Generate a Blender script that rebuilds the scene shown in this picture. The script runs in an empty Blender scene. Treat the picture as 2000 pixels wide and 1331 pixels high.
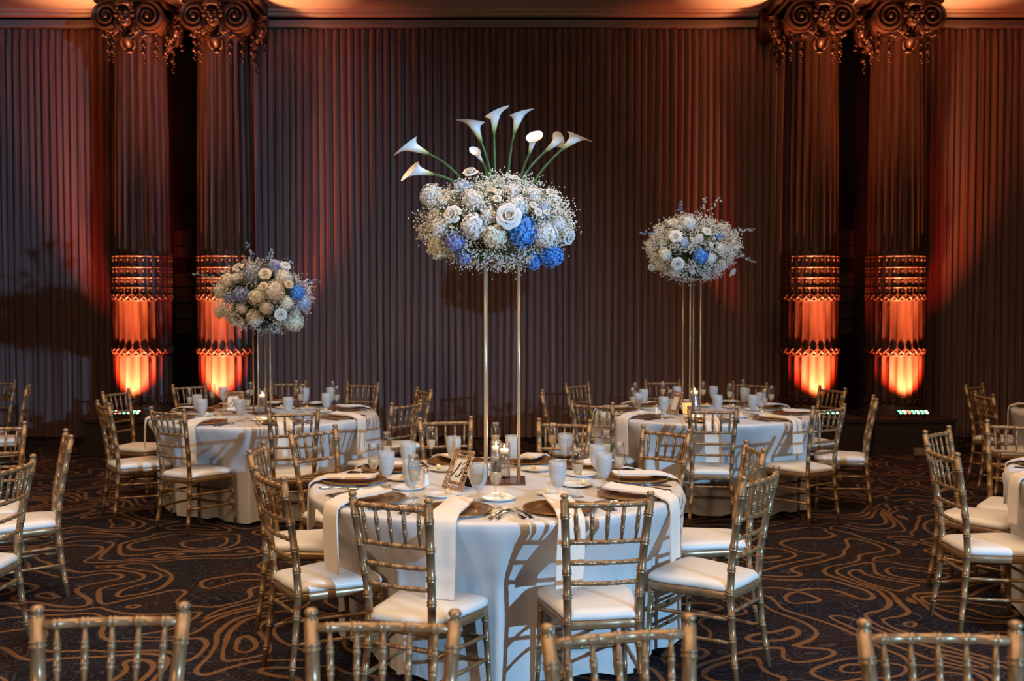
import bpy, bmesh, math, random
from mathutils import Vector, Matrix, Euler
PI = math.pi
random.seed(7)
sc = bpy.context.scene
col = sc.collection

# ------------------------------------------------------------------ camera, world, lights
CAM_H, FPX, HORIZON = 1.63, 1944.0, 605.0
PITCH = math.atan((665.5 - HORIZON) / FPX)
cam_d = bpy.data.cameras.new('camera'); cam = bpy.data.objects.new('camera', cam_d); col.objects.link(cam)
cam.location = (0, 0, CAM_H); cam.rotation_euler = (PI / 2 - PITCH, 0, 0)
cam_d.sensor_width = 36; cam_d.lens = 35; cam_d.clip_end = 60
cam_d.dof.use_dof = True; cam_d.dof.focus_distance = 4.8; cam_d.dof.aperture_fstop = 3.2
sc.camera = cam

w = bpy.data.worlds.new('world'); sc.world = w; w.use_nodes = True
w.node_tree.nodes['Background'].inputs[0].default_value = (1.0, 0.74, 0.55, 1)
w.node_tree.nodes['Background'].inputs[1].default_value = 0.020

def spot(name, loc, target, power, color, size, blend=0.4, radius=0.1):
    l = bpy.data.lights.new(name, 'SPOT'); l.energy = power; l.color = color
    l.spot_size = math.radians(size); l.spot_blend = blend; l.shadow_soft_size = radius
    o = bpy.data.objects.new(name, l); col.objects.link(o); o.location = loc
    o.rotation_euler = (Vector(target) - Vector(loc)).to_track_quat('-Z', 'Y').to_euler()
    return o
def area(name, loc, rot, power, color, sx, sy):
    l = bpy.data.lights.new(name, 'AREA'); l.energy = power; l.color = color
    l.shape = 'RECTANGLE'; l.size = sx; l.size_y = sy
    o = bpy.data.objects.new(name, l); col.objects.link(o); o.location = loc; o.rotation_euler = rot
    return o
spot('cool_stage_spot', (7.4, -4.9, 2.8), (-0.9, 6.0, 0.2), 5400, (0.25, 0.58, 1.0), 44, 0.7, 0.06)
lamp = area('ceiling_glow', (-0.5, 4.0, 6.3), (0, 0, 0), 400, (1.0, 0.70, 0.45), 10, 9)
lamp.data.spread = math.radians(125)
spot('warm_fill_spot', (-4.6, -3.4, 4.6), (0.2, 5.4, 0.7), 650, (1.0, 0.70, 0.42), 62, 0.7, 0.6)  # added soft warm fill from the left, not a lamp of the room

vs = sc.view_settings
vs.view_transform = 'Standard'; vs.look = 'None'; vs.exposure = 0.22; vs.gamma = 1.0; vs.use_curve_mapping = False

# ------------------------------------------------------------------ helpers
def unproject(px, py, z):
    cx = (px - 1000) / FPX; cy = (665.5 - py) / FPX
    Y = math.cos(PITCH) + cy * math.sin(PITCH); Z = -math.sin(PITCH) + cy * math.cos(PITCH)
    t = (z - CAM_H) / Z
    return Vector((cx * t, Y * t, z))
def at_depth(px, py, depth):
    cx = (px - 1000) / FPX; cy = (665.5 - py) / FPX
    Y = math.cos(PITCH) + cy * math.sin(PITCH); Z = -math.sin(PITCH) + cy * math.cos(PITCH)
    t = depth / Y
    return Vector((cx * t, depth, CAM_H + Z * t))

class MB:
    """collects verts and faces for one mesh"""
    def __init__(s): s.v = []; s.f = []; s.m = []
    def add(s, vs, fs, mi=0):
        o = len(s.v); s.v += [tuple(x) for x in vs]
        for f in fs: s.f.append(tuple(i + o for i in f)); s.m.append(mi)
    def box(s, x0, x1, y0, y1, z0, z1, mi=0):
        s.add([(x0,y0,z0),(x1,y0,z0),(x1,y1,z0),(x0,y1,z0),(x0,y0,z1),(x1,y0,z1),(x1,y1,z1),(x0,y1,z1)],
              [(0,3,2,1),(4,5,6,7),(0,1,5,4),(1,2,6,5),(2,3,7,6),(3,0,4,7)], mi)
    def lathe(s, prof, seg=24, c=(0,0,0), mi=0, cap=True, squash=None):
        n = len(prof); V = []; F = []
        for r, z in prof:
            for k in range(seg):
                a = 2*PI*k/seg
                V.append((c[0]+r*math.cos(a), c[1]+r*math.sin(a), c[2]+z))
        for i in range(n-1):
            for k in range(seg):
                k2 = (k+1) % seg
                F.append((i*seg+k, i*seg+k2, (i+1)*seg+k2, (i+1)*seg+k))
        if cap:
            if prof[0][0] > 1e-4: F.append(tuple(range(seg-1, -1, -1)))
            if prof[-1][0] > 1e-4: F.append(tuple((n-1)*seg+k for k in range(seg)))
        s.add(V, F, mi)
    def tube(s, pts, radii, seg=8, mi=0, caps=True):
        pts = [Vector(p) for p in pts]; n = len(pts)
        t0 = (pts[1]-pts[0]).normalized()
        up = Vector((0,0,1)) if abs(t0.z) < 0.9 else Vector((1,0,0))
        nrm = t0.cross(up).normalized()
        V = []
        for i, p in enumerate(pts):
            if i == 0: t = pts[1]-pts[0]
            elif i == n-1: t = pts[-1]-pts[-2]
            else: t = pts[i+1]-pts[i-1]
            t.normalize()
            nrm = (nrm - t*nrm.dot(t)).normalized(); b = t.cross(nrm)
            r = radii[i] if hasattr(radii, '__len__') else radii
            for k in range(seg):
                a = 2*PI*k/seg
                V.append(p + nrm*(r*math.cos(a)) + b*(r*math.sin(a)))
        F = []
        for i in range(n-1):
            for k in range(seg):
                k2 = (k+1) % seg
                F.append((i*seg+k, i*seg+k2, (i+1)*seg+k2, (i+1)*seg+k))
        if caps:
            F.append(tuple(range(seg-1,-1,-1))); F.append(tuple((n-1)*seg+k for k in range(seg)))
        s.add(V, F, mi)
    def ellipsoid(s, c, r, seg=12, rings=8, rot=None, mi=0):
        V = []; F = []
        for i in range(rings+1):
            ph = PI*i/rings
            for k in range(seg):
                a = 2*PI*k/seg
                p = Vector((r[0]*math.sin(ph)*math.cos(a), r[1]*math.sin(ph)*math.sin(a), r[2]*math.cos(ph)))
                if rot: p = rot @ p
                V.append(p + Vector(c))
        for i in range(rings):
            for k in range(seg):
                k2 = (k+1) % seg
                F.append((i*seg+k, (i+1)*seg+k, (i+1)*seg+k2, i*seg+k2))
        s.add(V, F, mi)
    def octa(s, c, r, mi=0):
        x, y, z = c
        s.add([(x+r,y,z),(x-r,y,z),(x,y+r,z),(x,y-r,z),(x,y,z+r),(x,y,z-r)],
              [(0,2,4),(2,1,4),(1,3,4),(3,0,4),(2,0,5),(1,2,5),(3,1,5),(0,3,5)], mi)
    def mesh(s, name, mats, smooth=True, angle=None):
        me = bpy.data.meshes.new(name); me.from_pydata(s.v, [], s.f)
        if not isinstance(mats, (list, tuple)): mats = [mats]
        for m in mats: me.materials.append(m)
        if len(mats) > 1: me.polygons.foreach_set('material_index', s.m)
        if smooth: me.polygons.foreach_set('use_smooth', [True]*len(me.polygons))
        me.validate(); me.update()
        if smooth and angle:
            try: me.set_sharp_from_angle(angle=math.radians(angle))
            except Exception: pass
        return me
    def build(s, name, mats, parent=None, smooth=True, angle=None, loc=None):
        return link(name, s.mesh(name, mats, smooth, angle), parent, loc)

def link(name, me, parent=None, loc=None, rot=None, scale=None):
    o = bpy.data.objects.new(name, me); col.objects.link(o)
    if parent: o.parent = parent
    if loc is not None: o.location = loc
    if rot is not None: o.rotation_euler = rot
    if scale is not None: o.scale = scale if hasattr(scale, '__len__') else (scale,)*3
    return o
def tag(o, label, cat, group=None, kind=None):
    if label: o['label'] = label
    if cat: o['category'] = cat
    if group: o['group'] = group
    if kind: o['kind'] = kind
    return o
def structure(o): o['kind'] = 'structure'; return o
def empty(name, loc, rz=0):
    o = link(name, None, None, loc, (0, 0, rz)); o.empty_display_size = 0.1; return o

# ------------------------------------------------------------------ materials
def mat(name, color, rough=0.5, metal=0.0, spec=0.5, sheen=0.0, alpha=1.0, bump=None, vary=None, emit=None, trans=0.0, sss=0.0, coat=0.0, aniso=0):
    m = bpy.data.materials.new(name); m.use_nodes = True; nt = m.node_tree; b = nt.nodes['Principled BSDF']
    b.inputs['Base Color'].default_value = (*color, 1); b.inputs['Roughness'].default_value = rough
    b.inputs['Metallic'].default_value = metal; b.inputs['Specular IOR Level'].default_value = spec
    b.inputs['Sheen Weight'].default_value = sheen; b.inputs['Alpha'].default_value = alpha
    b.inputs['Transmission Weight'].default_value = trans; b.inputs['Coat Weight'].default_value = coat
    if sss: b.inputs['Subsurface Weight'].default_value = sss; b.inputs['Subsurface Scale'].default_value = 0.01
    if emit: b.inputs['Emission Color'].default_value = (*emit[0], 1); b.inputs['Emission Strength'].default_value = emit[1]
    if bump or vary:
        tc = nt.nodes.new('ShaderNodeTexCoord')
    if vary:   # (scale, darker, lighter) noise-driven tint
        n = nt.nodes.new('ShaderNodeTexNoise'); n.inputs['Scale'].default_value = vary[0]; n.inputs['Detail'].default_value = 4
        mp = nt.nodes.new('ShaderNodeMapping'); mp.inputs['Scale'].default_value = vary[3] if len(vary) > 3 else (1,1,1)
        nt.links.new(tc.outputs['Object'], mp.inputs[0]); nt.links.new(mp.outputs[0], n.inputs['Vector'])
        r = nt.nodes.new('ShaderNodeValToRGB'); r.color_ramp.elements[0].position = 0.35; r.color_ramp.elements[1].position = 0.65
        r.color_ramp.elements[0].color = (*vary[1], 1); r.color_ramp.elements[1].color = (*vary[2], 1)
        nt.links.new(n.outputs[0], r.inputs[0]); nt.links.new(r.outputs[0], b.inputs['Base Color'])
    if bump:   # (scale, strength, distance, stretch)
        n = nt.nodes.new('ShaderNodeTexNoise'); n.inputs['Scale'].default_value = bump[0]; n.inputs['Detail'].default_value = 3
        mp = nt.nodes.new('ShaderNodeMapping'); mp.inputs['Scale'].default_value = bump[3] if len(bump) > 3 else (1,1,1)
        nt.links.new(tc.outputs['Object'], mp.inputs[0]); nt.links.new(mp.outputs[0], n.inputs['Vector'])
        bp = nt.nodes.new('ShaderNodeBump'); bp.inputs['Strength'].default_value = bump[1]; bp.inputs['Distance'].default_value = bump[2]
        nt.links.new(n.outputs[0], bp.inputs['Height']); nt.links.new(bp.outputs[0], b.inputs['Normal'])
    return m
def thin_glass(name, tint=(0.97, 0.97, 0.96), rough=0.10):
    m = bpy.data.materials.new(name); m.use_nodes = True; nt = m.node_tree; nt.nodes.clear()
    out = nt.nodes.new('ShaderNodeOutputMaterial'); mix = nt.nodes.new('ShaderNodeMixShader')
    t = nt.nodes.new('ShaderNodeBsdfTransparent'); t.inputs[0].default_value = (*tint, 1)
    g = nt.nodes.new('ShaderNodeBsdfGlossy'); g.inputs['Roughness'].default_value = rough
    f = nt.nodes.new('ShaderNodeLayerWeight'); f.inputs[0].default_value = 0.5
    pw = nt.nodes.new('ShaderNodeMath'); pw.operation = 'POWER'; pw.inputs[1].default_value = 2.2
    mr = nt.nodes.new('ShaderNodeMapRange'); mr.inputs[3].default_value = 0.07; mr.inputs[4].default_value = 0.8
    nt.links.new(f.outputs['Facing'], pw.inputs[0]); nt.links.new(pw.outputs[0], mr.inputs[0]); nt.links.new(mr.outputs[0], mix.inputs[0])
    nt.links.new(t.outputs[0], mix.inputs[1]); nt.links.new(g.outputs[0], mix.inputs[2]); nt.links.new(mix.outputs[0], out.inputs[0])
    return m

M = {}
M['gold'] = mat('gold_lacquer', (0.32, 0.19, 0.09), 0.32, 0.42, 0.5, vary=(30, (0.27,0.155,0.070), (0.36,0.215,0.105)))
M['cushion'] = mat('ivory_vinyl', (0.78, 0.73, 0.66), 0.42, spec=0.45, bump=(9, 0.25, 0.006))
M['cloth'] = mat('champagne_satin', (0.66, 0.61, 0.56), 0.36, spec=0.55, sheen=0.3, bump=(60, 0.2, 0.002, (1,1,0.15)))
M['napkin'] = mat('ivory_linen', (0.80, 0.69, 0.56), 0.8, spec=0.2, sheen=0.3, bump=(300, 0.15, 0.0006))
M['charger'] = mat('antique_gold_charger', (0.36, 0.19, 0.075), 0.30, 0.75)
M['china'] = mat('white_china', (0.82, 0.82, 0.80), 0.18, spec=0.5)
M['butter'] = mat('butter', (0.88, 0.68, 0.34), 0.5, sss=0.2)
M['steel'] = mat('polished_steel', (0.62, 0.60, 0.58), 0.16, 1.0)
M['glass'] = thin_glass('clear_glass')
M['frost'] = mat('misted_glass', (0.66, 0.67, 0.65), 0.25, spec=0.5, alpha=0.34, bump=(240, 0.2, 0.001))
M['water'] = mat('iced_water', (0.6, 0.61, 0.6), 0.3, spec=0.4, alpha=0.50, vary=(40, (0.50,0.51,0.50), (0.70,0.71,0.69)))
M['champagne'] = mat('sparkling_wine', (0.86, 0.68, 0.42), 0.15, alpha=0.62)
M['clear_water'] = mat('clear_water', (0.9, 0.9, 0.88), 0.05, alpha=0.12)
M['wax'] = mat('white_wax', (0.90, 0.85, 0.76), 0.5, emit=((1.0, 0.72, 0.4), 0.35), sss=0.3)
M['flame'] = mat('candle_flame', (1, 0.8, 0.4), 0.5, emit=((1.0, 0.78, 0.42), 14))
M['stand'] = mat('brushed_gold_stand', (0.66, 0.46, 0.28), 0.3, 0.45)
M['mirror_base'] = mat('bronze_mirror_base', (0.16, 0.075, 0.045), 0.22, 0.35)
M['frame_gold'] = mat('filigree_gold', (0.58, 0.36, 0.20), 0.3, 0.85)
M['card'] = mat('white_card', (0.86, 0.84, 0.82), 0.7)
M['ink'] = mat('black_ink', (0.012, 0.011, 0.011), 0.6)
M['black'] = mat('black_velvet', (0.012, 0.011, 0.012), 0.8)
M['white_plastic'] = mat('white_plastic', (0.8, 0.78, 0.75), 0.4)
M['petal'] = mat('white_petal', (0.80, 0.76, 0.69), 0.6, spec=0.25)
M['petal_core'] = mat('cream_petal', (0.86, 0.76, 0.62), 0.55, sss=0.15, spec=0.3)
def hyd(name, a, b): return mat(name, a, 0.6, spec=0.25, vary=(5, a, b))
M['hyd_white'] = hyd('hydrangea_white', (0.74,0.71,0.66), (0.92,0.91,0.89))
M['hyd_cream'] = hyd('hydrangea_cream', (0.70,0.66,0.46), (0.90,0.87,0.74))
M['hyd_blue'] = hyd('hydrangea_blue', (0.04,0.17,0.55), (0.15,0.42,0.84))
M['hyd_peri'] = hyd('hydrangea_periwinkle', (0.14,0.20,0.50), (0.42,0.48,0.74))
M['hyd_pale'] = hyd('hydrangea_pale_blue', (0.30,0.38,0.56), (0.66,0.72,0.82))
M['gyp'] = mat('gypsophila_white', (0.92, 0.90, 0.82), 0.7, spec=0.2)
M['leaf'] = mat('dark_leaf', (0.02, 0.035, 0.012), 0.55, vary=(20, (0.012,0.022,0.008), (0.04,0.07,0.02)))
M['stem'] = mat('green_stem', (0.055, 0.13, 0.03), 0.45, vary=(12, (0.04,0.10,0.025), (0.10,0.19,0.05)))
M['lily'] = None
M['wood'] = mat('dark_mahogany', (0.055, 0.018, 0.010), 0.42, 0.1, 0.32, vary=(6, (0.042,0.013,0.006), (0.075,0.025,0.013), (4,4,0.3)))
M['plinth'] = mat('dark_plinth', (0.035, 0.018, 0.013), 0.6)
M['dark_wall'] = mat('dark_panelling', (0.012, 0.008, 0.007), 0.85)
M['soffit'] = mat('painted_soffit', (0.62, 0.47, 0.36), 0.7, vary=(3, (0.58,0.43,0.33), (0.66,0.50,0.39), (0.2,1,1)))
M['rail'] = mat('painted_rail', (0.30, 0.24, 0.21), 0.5)
M['pane_curtain'] = mat('dim_pane', (0.10, 0.075, 0.07), 0.3, vary=(8, (0.06,0.045,0.042), (0.13,0.10,0.095), (8,1,0.2)))
M['led_green'] = mat('led_green', (0.1,0.8,0.3), 0.3, emit=((0.15, 1.0, 0.35), 3))
M['led_red'] = mat('led_red', (0.8,0.1,0.1), 0.3, emit=((1.0, 0.18, 0.10), 3))
M['led_amber'] = mat('led_amber', (0.9,0.7,0.4), 0.3, emit=((1.0, 0.75, 0.45), 3))
M['votive'] = mat('gold_votive_glass', (0.80, 0.48, 0.14), 0.2, 0.3, alpha=0.75, emit=((1.0,0.6,0.2), 0.5))

def lily_mat():
    m = mat('calla_spathe', (0.88,0.86,0.80), 0.4, sss=0.1)
    nt = m.node_tree; b = nt.nodes['Principled BSDF']
    at = nt.nodes.new('ShaderNodeAttribute'); at.attribute_name = 'along'
    r = nt.nodes.new('ShaderNodeValToRGB')
    r.color_ramp.elements[0].position = 0.05; r.color_ramp.elements[0].color = (0.13,0.20,0.035,1)
    r.color_ramp.elements[1].position = 0.5; r.color_ramp.elements[1].color = (0.95,0.93,0.88,1)
    e = r.color_ramp.elements.new(0.25); e.color = (0.62,0.64,0.30,1)
    nt.links.new(at.outputs['Fac'], r.inputs[0]); nt.links.new(r.outputs[0], b.inputs['Base Color'])
    return m
M['lily'] = lily_mat()

def curtain_mat():
    m = mat('taupe_drape', (0.2,0.14,0.12), 0.75, spec=0.25, sheen=0.25)
    nt = m.node_tree; b = nt.nodes['Principled BSDF']; tc = nt.nodes.new('ShaderNodeTexCoord')
    mp = nt.nodes.new('ShaderNodeMapping'); mp.inputs['Scale'].default_value = (60, 60, 0.12)
    n = nt.nodes.new('ShaderNodeTexNoise'); n.inputs['Scale'].default_value = 1.0; n.inputs['Detail'].default_value = 3
    r = nt.nodes.new('ShaderNodeValToRGB')
    r.color_ramp.elements[0].position = 0.3; r.color_ramp.elements[0].color = (0.112,0.053,0.041,1)
    r.color_ramp.elements[1].position = 0.7; r.color_ramp.elements[1].color = (0.29,0.155,0.126,1)
    nt.links.new(tc.outputs['Object'], mp.inputs[0]); nt.links.new(mp.outputs[0], n.inputs['Vector'])
    nt.links.new(n.outputs[0], r.inputs[0]); nt.links.new(r.outputs[0], b.inputs['Base Color'])
    return m
M['curtain'] = curtain_mat()

def carpet_mat():
    m = bpy.data.materials.new('swirl_carpet'); m.use_nodes = True; nt = m.node_tree; b = nt.nodes['Principled BSDF']
    b.inputs['Roughness'].default_value = 0.95; b.inputs['Specular IOR Level'].default_value = 0.1
    tc = nt.nodes.new('ShaderNodeTexCoord')
    def math_n(op, a, bb=None):
        n = nt.nodes.new('ShaderNodeMath'); n.operation = op
        for i, v in enumerate((a, bb)):
            if v is None: continue
            if isinstance(v, (int, float)): n.inputs[i].default_value = v
            else: nt.links.new(v, n.inputs[i])
        return n.outputs[0]
    def contour(scale, dist, mult, width, soft, off=0.0, stretch=(1,1,1)):
        mp = nt.nodes.new('ShaderNodeMapping'); mp.inputs['Location'].default_value = (off, off*0.7, off); mp.inputs['Scale'].default_value = stretch
        nt.links.new(tc.outputs['Object'], mp.inputs[0])
        n = nt.nodes.new('ShaderNodeTexNoise'); n.inputs['Scale'].default_value = scale; n.inputs['Detail'].default_value = 0.0
        n.inputs['Distortion'].default_value = dist; nt.links.new(mp.outputs[0], n.inputs['Vector'])
        fr = math_n('FRACT', math_n('MULTIPLY', n.outputs[0], mult))
        d = math_n('ABSOLUTE', math_n('SUBTRACT', fr, 0.5))
        mr = nt.nodes.new('ShaderNodeMapRange'); mr.inputs[1].default_value = width; mr.inputs[2].default_value = width + soft
        mr.inputs[3].default_value = 1.0; mr.inputs[4].default_value = 0.0
        nt.links.new(d, mr.inputs[0]); return mr.outputs[0]
    def ribbon(scale, dist, mult, hw, off):
        # even-width lines: contour distance divided by the noise gradient
        E_ = 0.01; vals = []
        for dx, dy in ((0,0),(E_,0),(0,E_)):
            mp = nt.nodes.new('ShaderNodeMapping'); mp.inputs['Location'].default_value = (off+dx, off*0.7+dy, off)
            nt.links.new(tc.outputs['Object'], mp.inputs[0])
            n = nt.nodes.new('ShaderNodeTexNoise'); n.inputs['Scale'].default_value = scale; n.inputs['Detail'].default_value = 0.0
            n.inputs['Distortion'].default_value = dist; nt.links.new(mp.outputs[0], n.inputs['Vector']); vals.append(n.outputs[0])
        gx = math_n('DIVIDE', math_n('SUBTRACT', vals[1], vals[0]), E_); gy = math_n('DIVIDE', math_n('SUBTRACT', vals[2], vals[0]), E_)
        g = math_n('SQRT', math_n('ADD', math_n('MULTIPLY', gx, gx), math_n('MULTIPLY', gy, gy)))
        d = math_n('DIVIDE', math_n('ABSOLUTE', math_n('SUBTRACT', math_n('FRACT', math_n('MULTIPLY', vals[0], mult)), 0.5)), mult)
        d = math_n('DIVIDE', d, math_n('MAXIMUM', g, 0.12))
        wn = nt.nodes.new('ShaderNodeTexNoise'); wn.inputs['Scale'].default_value = 2.6; nt.links.new(tc.outputs['Object'], wn.inputs['Vector'])
        d = math_n('SUBTRACT', d, math_n('MULTIPLY', math_n('SUBTRACT', wn.outputs[0], 0.5), 0.022))
        mr = nt.nodes.new('ShaderNodeMapRange'); mr.inputs[1].default_value = hw; mr.inputs[2].default_value = hw + 0.004
        mr.inputs[3].default_value = 1.0; mr.inputs[4].default_value = 0.0
        nt.links.new(d, mr.inputs[0]); return mr.outputs[0]
    gold = ribbon(1.75, 0.9, 7.5, 0.0105, 3.1)
    fine = contour(5.0, 1.2, 9.0, 0.07, 0.05, 9.4)
    patch = nt.nodes.new('ShaderNodeTexNoise'); patch.inputs['Scale'].default_value = 2.2; nt.links.new(tc.outputs['Object'], patch.inputs['Vector'])
    base = nt.nodes.new('ShaderNodeValToRGB')
    base.color_ramp.elements[0].position = 0.4; base.color_ramp.elements[0].color = (0.010,0.009,0.014,1)
    base.color_ramp.elements[1].position = 0.62; base.color_ramp.elements[1].color = (0.020,0.010,0.009,1)
    nt.links.new(patch.outputs[0], base.inputs[0])
    pile = nt.nodes.new('ShaderNodeTexNoise'); pile.inputs['Scale'].default_value = 160; nt.links.new(tc.outputs['Object'], pile.inputs['Vector'])
    m1 = nt.nodes.new('ShaderNodeMixRGB'); m1.inputs[2].default_value = (0.060,0.056,0.060,1)
    nt.links.new(math_n('MULTIPLY', fine, math_n('MULTIPLY', pile.outputs[0], 1.1)), m1.inputs[0]); nt.links.new(base.outputs[0], m1.inputs[1])
    m2 = nt.nodes.new('ShaderNodeMixRGB'); m2.inputs[2].default_value = (0.155,0.076,0.035,1)
    nt.links.new(gold, m2.inputs[0]); nt.links.new(m1.outputs[0], m2.inputs[1]); nt.links.new(m2.outputs[0], b.inputs['Base Color'])
    bp = nt.nodes.new('ShaderNodeBump'); bp.inputs['Strength'].default_value = 0.4; bp.inputs['Distance'].default_value = 0.004
    nt.links.new(pile.outputs[0], bp.inputs['Height']); nt.links.new(bp.outputs[0], b.inputs['Normal'])
    return m
M['carpet'] = carpet_mat()

# ------------------------------------------------------------------ the setting
YC, YW = 11.8, 12.6            # column centres, curtain plane
ZS = 5.31                      # soffit height
mb = MB(); mb.box(-9, 9, -2, 13.4, -0.06, 0.0)
structure(mb.build('floor', M['carpet'], smooth=False))
mb = MB(); mb.box(-9, 9, 13.0, 13.2, 0.0, 6.6)
structure(mb.build('wall_back', M['dark_wall'], smooth=False))
mb = MB(); mb.box(-9, 9, 11.2, 12.52, ZS, ZS+0.9)
structure(mb.build('ceiling', M['soffit'], smooth=False))
for k, (y0, y1, dz) in enumerate(((12.40, 12.50, 0.045), (12.30, 12.345, 0.022), (11.24, 11.40, 0.05))):
    mb = MB(); mb.box(-9, 9, y0, y1, ZS-dz, ZS+0.001)
    structure(mb.build('trim_%d' % (k+1), M['soffit'], smooth=False))
mb = MB(); mb.box(-9, 9, 12.50, 12.62, 5.14, 5.235); mb.box(-9, 9, 12.475, 12.50, 5.14, 5.165)
structure(mb.build('trim_4', M['rail'], smooth=False))

def curtain(x0, x1, seed, label):
    rnd = random.Random(seed); mb = MB()
    pitch = 0.090; n = int(round((x1-x0)/pitch)); pitch = (x1-x0)/n
    cols = [] 
    for i in range(n):
        wj = rnd.uniform(-0.012, 0.012); dj = rnd.uniform(0.75, 1.15); ph = rnd.uniform(0, 6.28); sk = rnd.uniform(-0.3, 0.3)
        for j in range(8):
            t = j/8.0
            cols.append((x0 + (i+t)*pitch, t, wj, dj, ph, sk))
    cols.append((x1, 0.0, 0, 1, 0, 0))
    zs = [0.02, 0.25, 0.6, 1.0, 1.5, 2.0, 2.6, 3.2, 3.8, 4.4, 4.8, 5.0, 5.09, 5.13]
    for z in zs:
        for (x, t, wj, dj, ph, sk) in cols:
            low = max(0.0, 1 - z/4.6)
            prof = math.sin(PI*min(1, max(0, t)))**0.5
            if z > 4.85: prof = prof*(1 - 0.25*(z-4.85)/0.28)
            y = YW - 0.115*prof*dj*(1 + 0.25*low*math.sin(ph + z*0.8)) + 0.02*low*math.sin(x*2.3 + seed)
            dx = (wj*math.sin(PI*t) + 0.018*low*math.sin(x*5.1 + z*0.5 + seed) + 0.010*low*math.sin(x*17 + seed))
            mb.v.append((x + dx + sk*0.012*math.sin(PI*t), y, z))
    nc = len(cols)
    for r in range(len(zs)-1):
        for c in range(nc-1):
            mb.f.append((r*nc+c, r*nc+c+1, (r+1)*nc+c+1, (r+1)*nc+c)); mb.m.append(0)
    o = mb.build('curtain', M['curtain'])
    hb = MB()
    for i in range(n):
        hb.ellipsoid((x0+(i+0.55)*pitch, YW-0.07, 5.105), (0.008, 0.006, 0.008), 6, 4)
    hb.build('curtain_hooks', M['rail'], o)
    return tag(o, label, 'curtain', 'pleated taupe drapes along the back wall')
curtain(-7.6, -6.62, 3, 'narrow pleated taupe drape at the far left edge of the wall')
curtain(-6.60, -4.82, 4, 'pleated taupe drape left of the left pair of columns')
curtain(-3.42, 3.42, 5, 'wide pleated taupe drape between the two pairs of columns')
curtain(4.92, 7.6, 6, 'pleated taupe drape right of the right pair of columns')

def lattice_window(idx, x0, x1):
    mb = MB(); mb.box(x0-0.16, x1+0.16, 12.86, 12.99, 0.0, 5.0)
    fr = structure(mb.build('window_%d' % idx, M['dark_wall'], smooth=False))
    rows = [(450,478),(481,503),(534,560),(563,591),(595,622),(626,653)]
    for a, b in rows:
        z1 = CAM_H + (605-a)*12.8/FPX; z0 = CAM_H + (605-b)*12.8/FPX
        p = MB(); p.box(x0, x1, 12.845, 12.862, z0, z1); p.build('pane', M['pane_curtain'], fr, smooth=False)
    for (u0, u1) in ((x0-0.03, x0-0.005), (x1+0.005, x1+0.03)):
        p = MB(); p.box(u0, u1, 12.82, 12.862, 0.2, 4.6); p.build('stile', M['plinth'], fr, smooth=False)
    return fr
lattice_window(1, -4.345, -4.135)
lattice_window(2, 4.19, 4.40)

# ------------------------------------------------------------------ columns
NFL = 24
def shaft_mesh():
    mb = MB(); segs = NFL*8
    # (z, radius, flute depth)
    secs = [(0.40,0.335,0.0),(0.50,0.335,0.0),(0.52,0.33,0.004),(0.56,0.33,0.020),(1.06,0.33,0.022),(1.10,0.33,0.006),(1.20,0.33,0.006),(1.24,0.33,0.020),
            (1.70,0.328,0.022),(1.74,0.33,0.005),(2.30,0.328,0.005),(2.34,0.325,0.024),(3.6,0.318,0.024),(4.70,0.300,0.024),(4.74,0.300,0.0),(4.80,0.31,0.0),(4.86,0.30,0.0)]
    for z, r, d in secs:
        for k in range(segs):
            t = (k % 8)/8.0; a = 2*PI*k/segs
            rr = r - d*math.sin(PI*t)**0.8
            mb.v.append((rr*math.cos(a), rr*math.sin(a), z))
    for i in range(len(secs)-1):
        for k in range(segs):
            k2 = (k+1) % segs
            mb.f.append((i*segs+k, i*segs+k2, (i+1)*segs+k2, (i+1)*segs+k)); mb.m.append(0)
    return mb.mesh('shaft', M['wood'], True, 40)
def cross_mesh():
    mb = MB()
    for s in (-1, 1):
        mb.tube([(-0.036*s, 0, -0.04), (-0.02*s, -0.012, -0.02), (0, -0.016, 0), (0.02*s, -0.012, 0.02), (0.036*s, 0, 0.04)], [0.008,0.010,0.011,0.010,0.006], 6)
    mb.ellipsoid((0,-0.018,0), (0.012,0.012,0.012), 6, 4)
    return mb.mesh('lattice_cross', M['wood'])
def bead_mesh():
    mb = MB()
    mb.ellipsoid((0,-0.006,0.0), (0.022,0.016,0.012), 8, 5)
    mb.ellipsoid((0,-0.008,-0.035), (0.011,0.012,0.024), 6, 5)
    mb.ellipsoid((0,-0.006,0.03), (0.008,0.008,0.02), 6, 4)
    return mb.mesh('husk_ornament', M['wood'])
def volute(mb, cx, y, cz, R, hand):
    pts = []; rad = []
    n = 54
    for i in range(n+1):
        t = i/n; a = PI/2 + hand*(-t)*2.6*2*PI
        r = R*(1-t)**0.85*0.93 + 0.012
        pts.append((cx + r*math.cos(a), y - 0.012*math.sin(t*PI) - 0.03*t, cz + r*math.sin(a))); rad.append(0.020*(1-t)+0.007)
    mb.tube(pts, rad, 6)
    mb.ellipsoid((cx, y-0.035, cz), (0.026,0.022,0.026), 8, 6)
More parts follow.
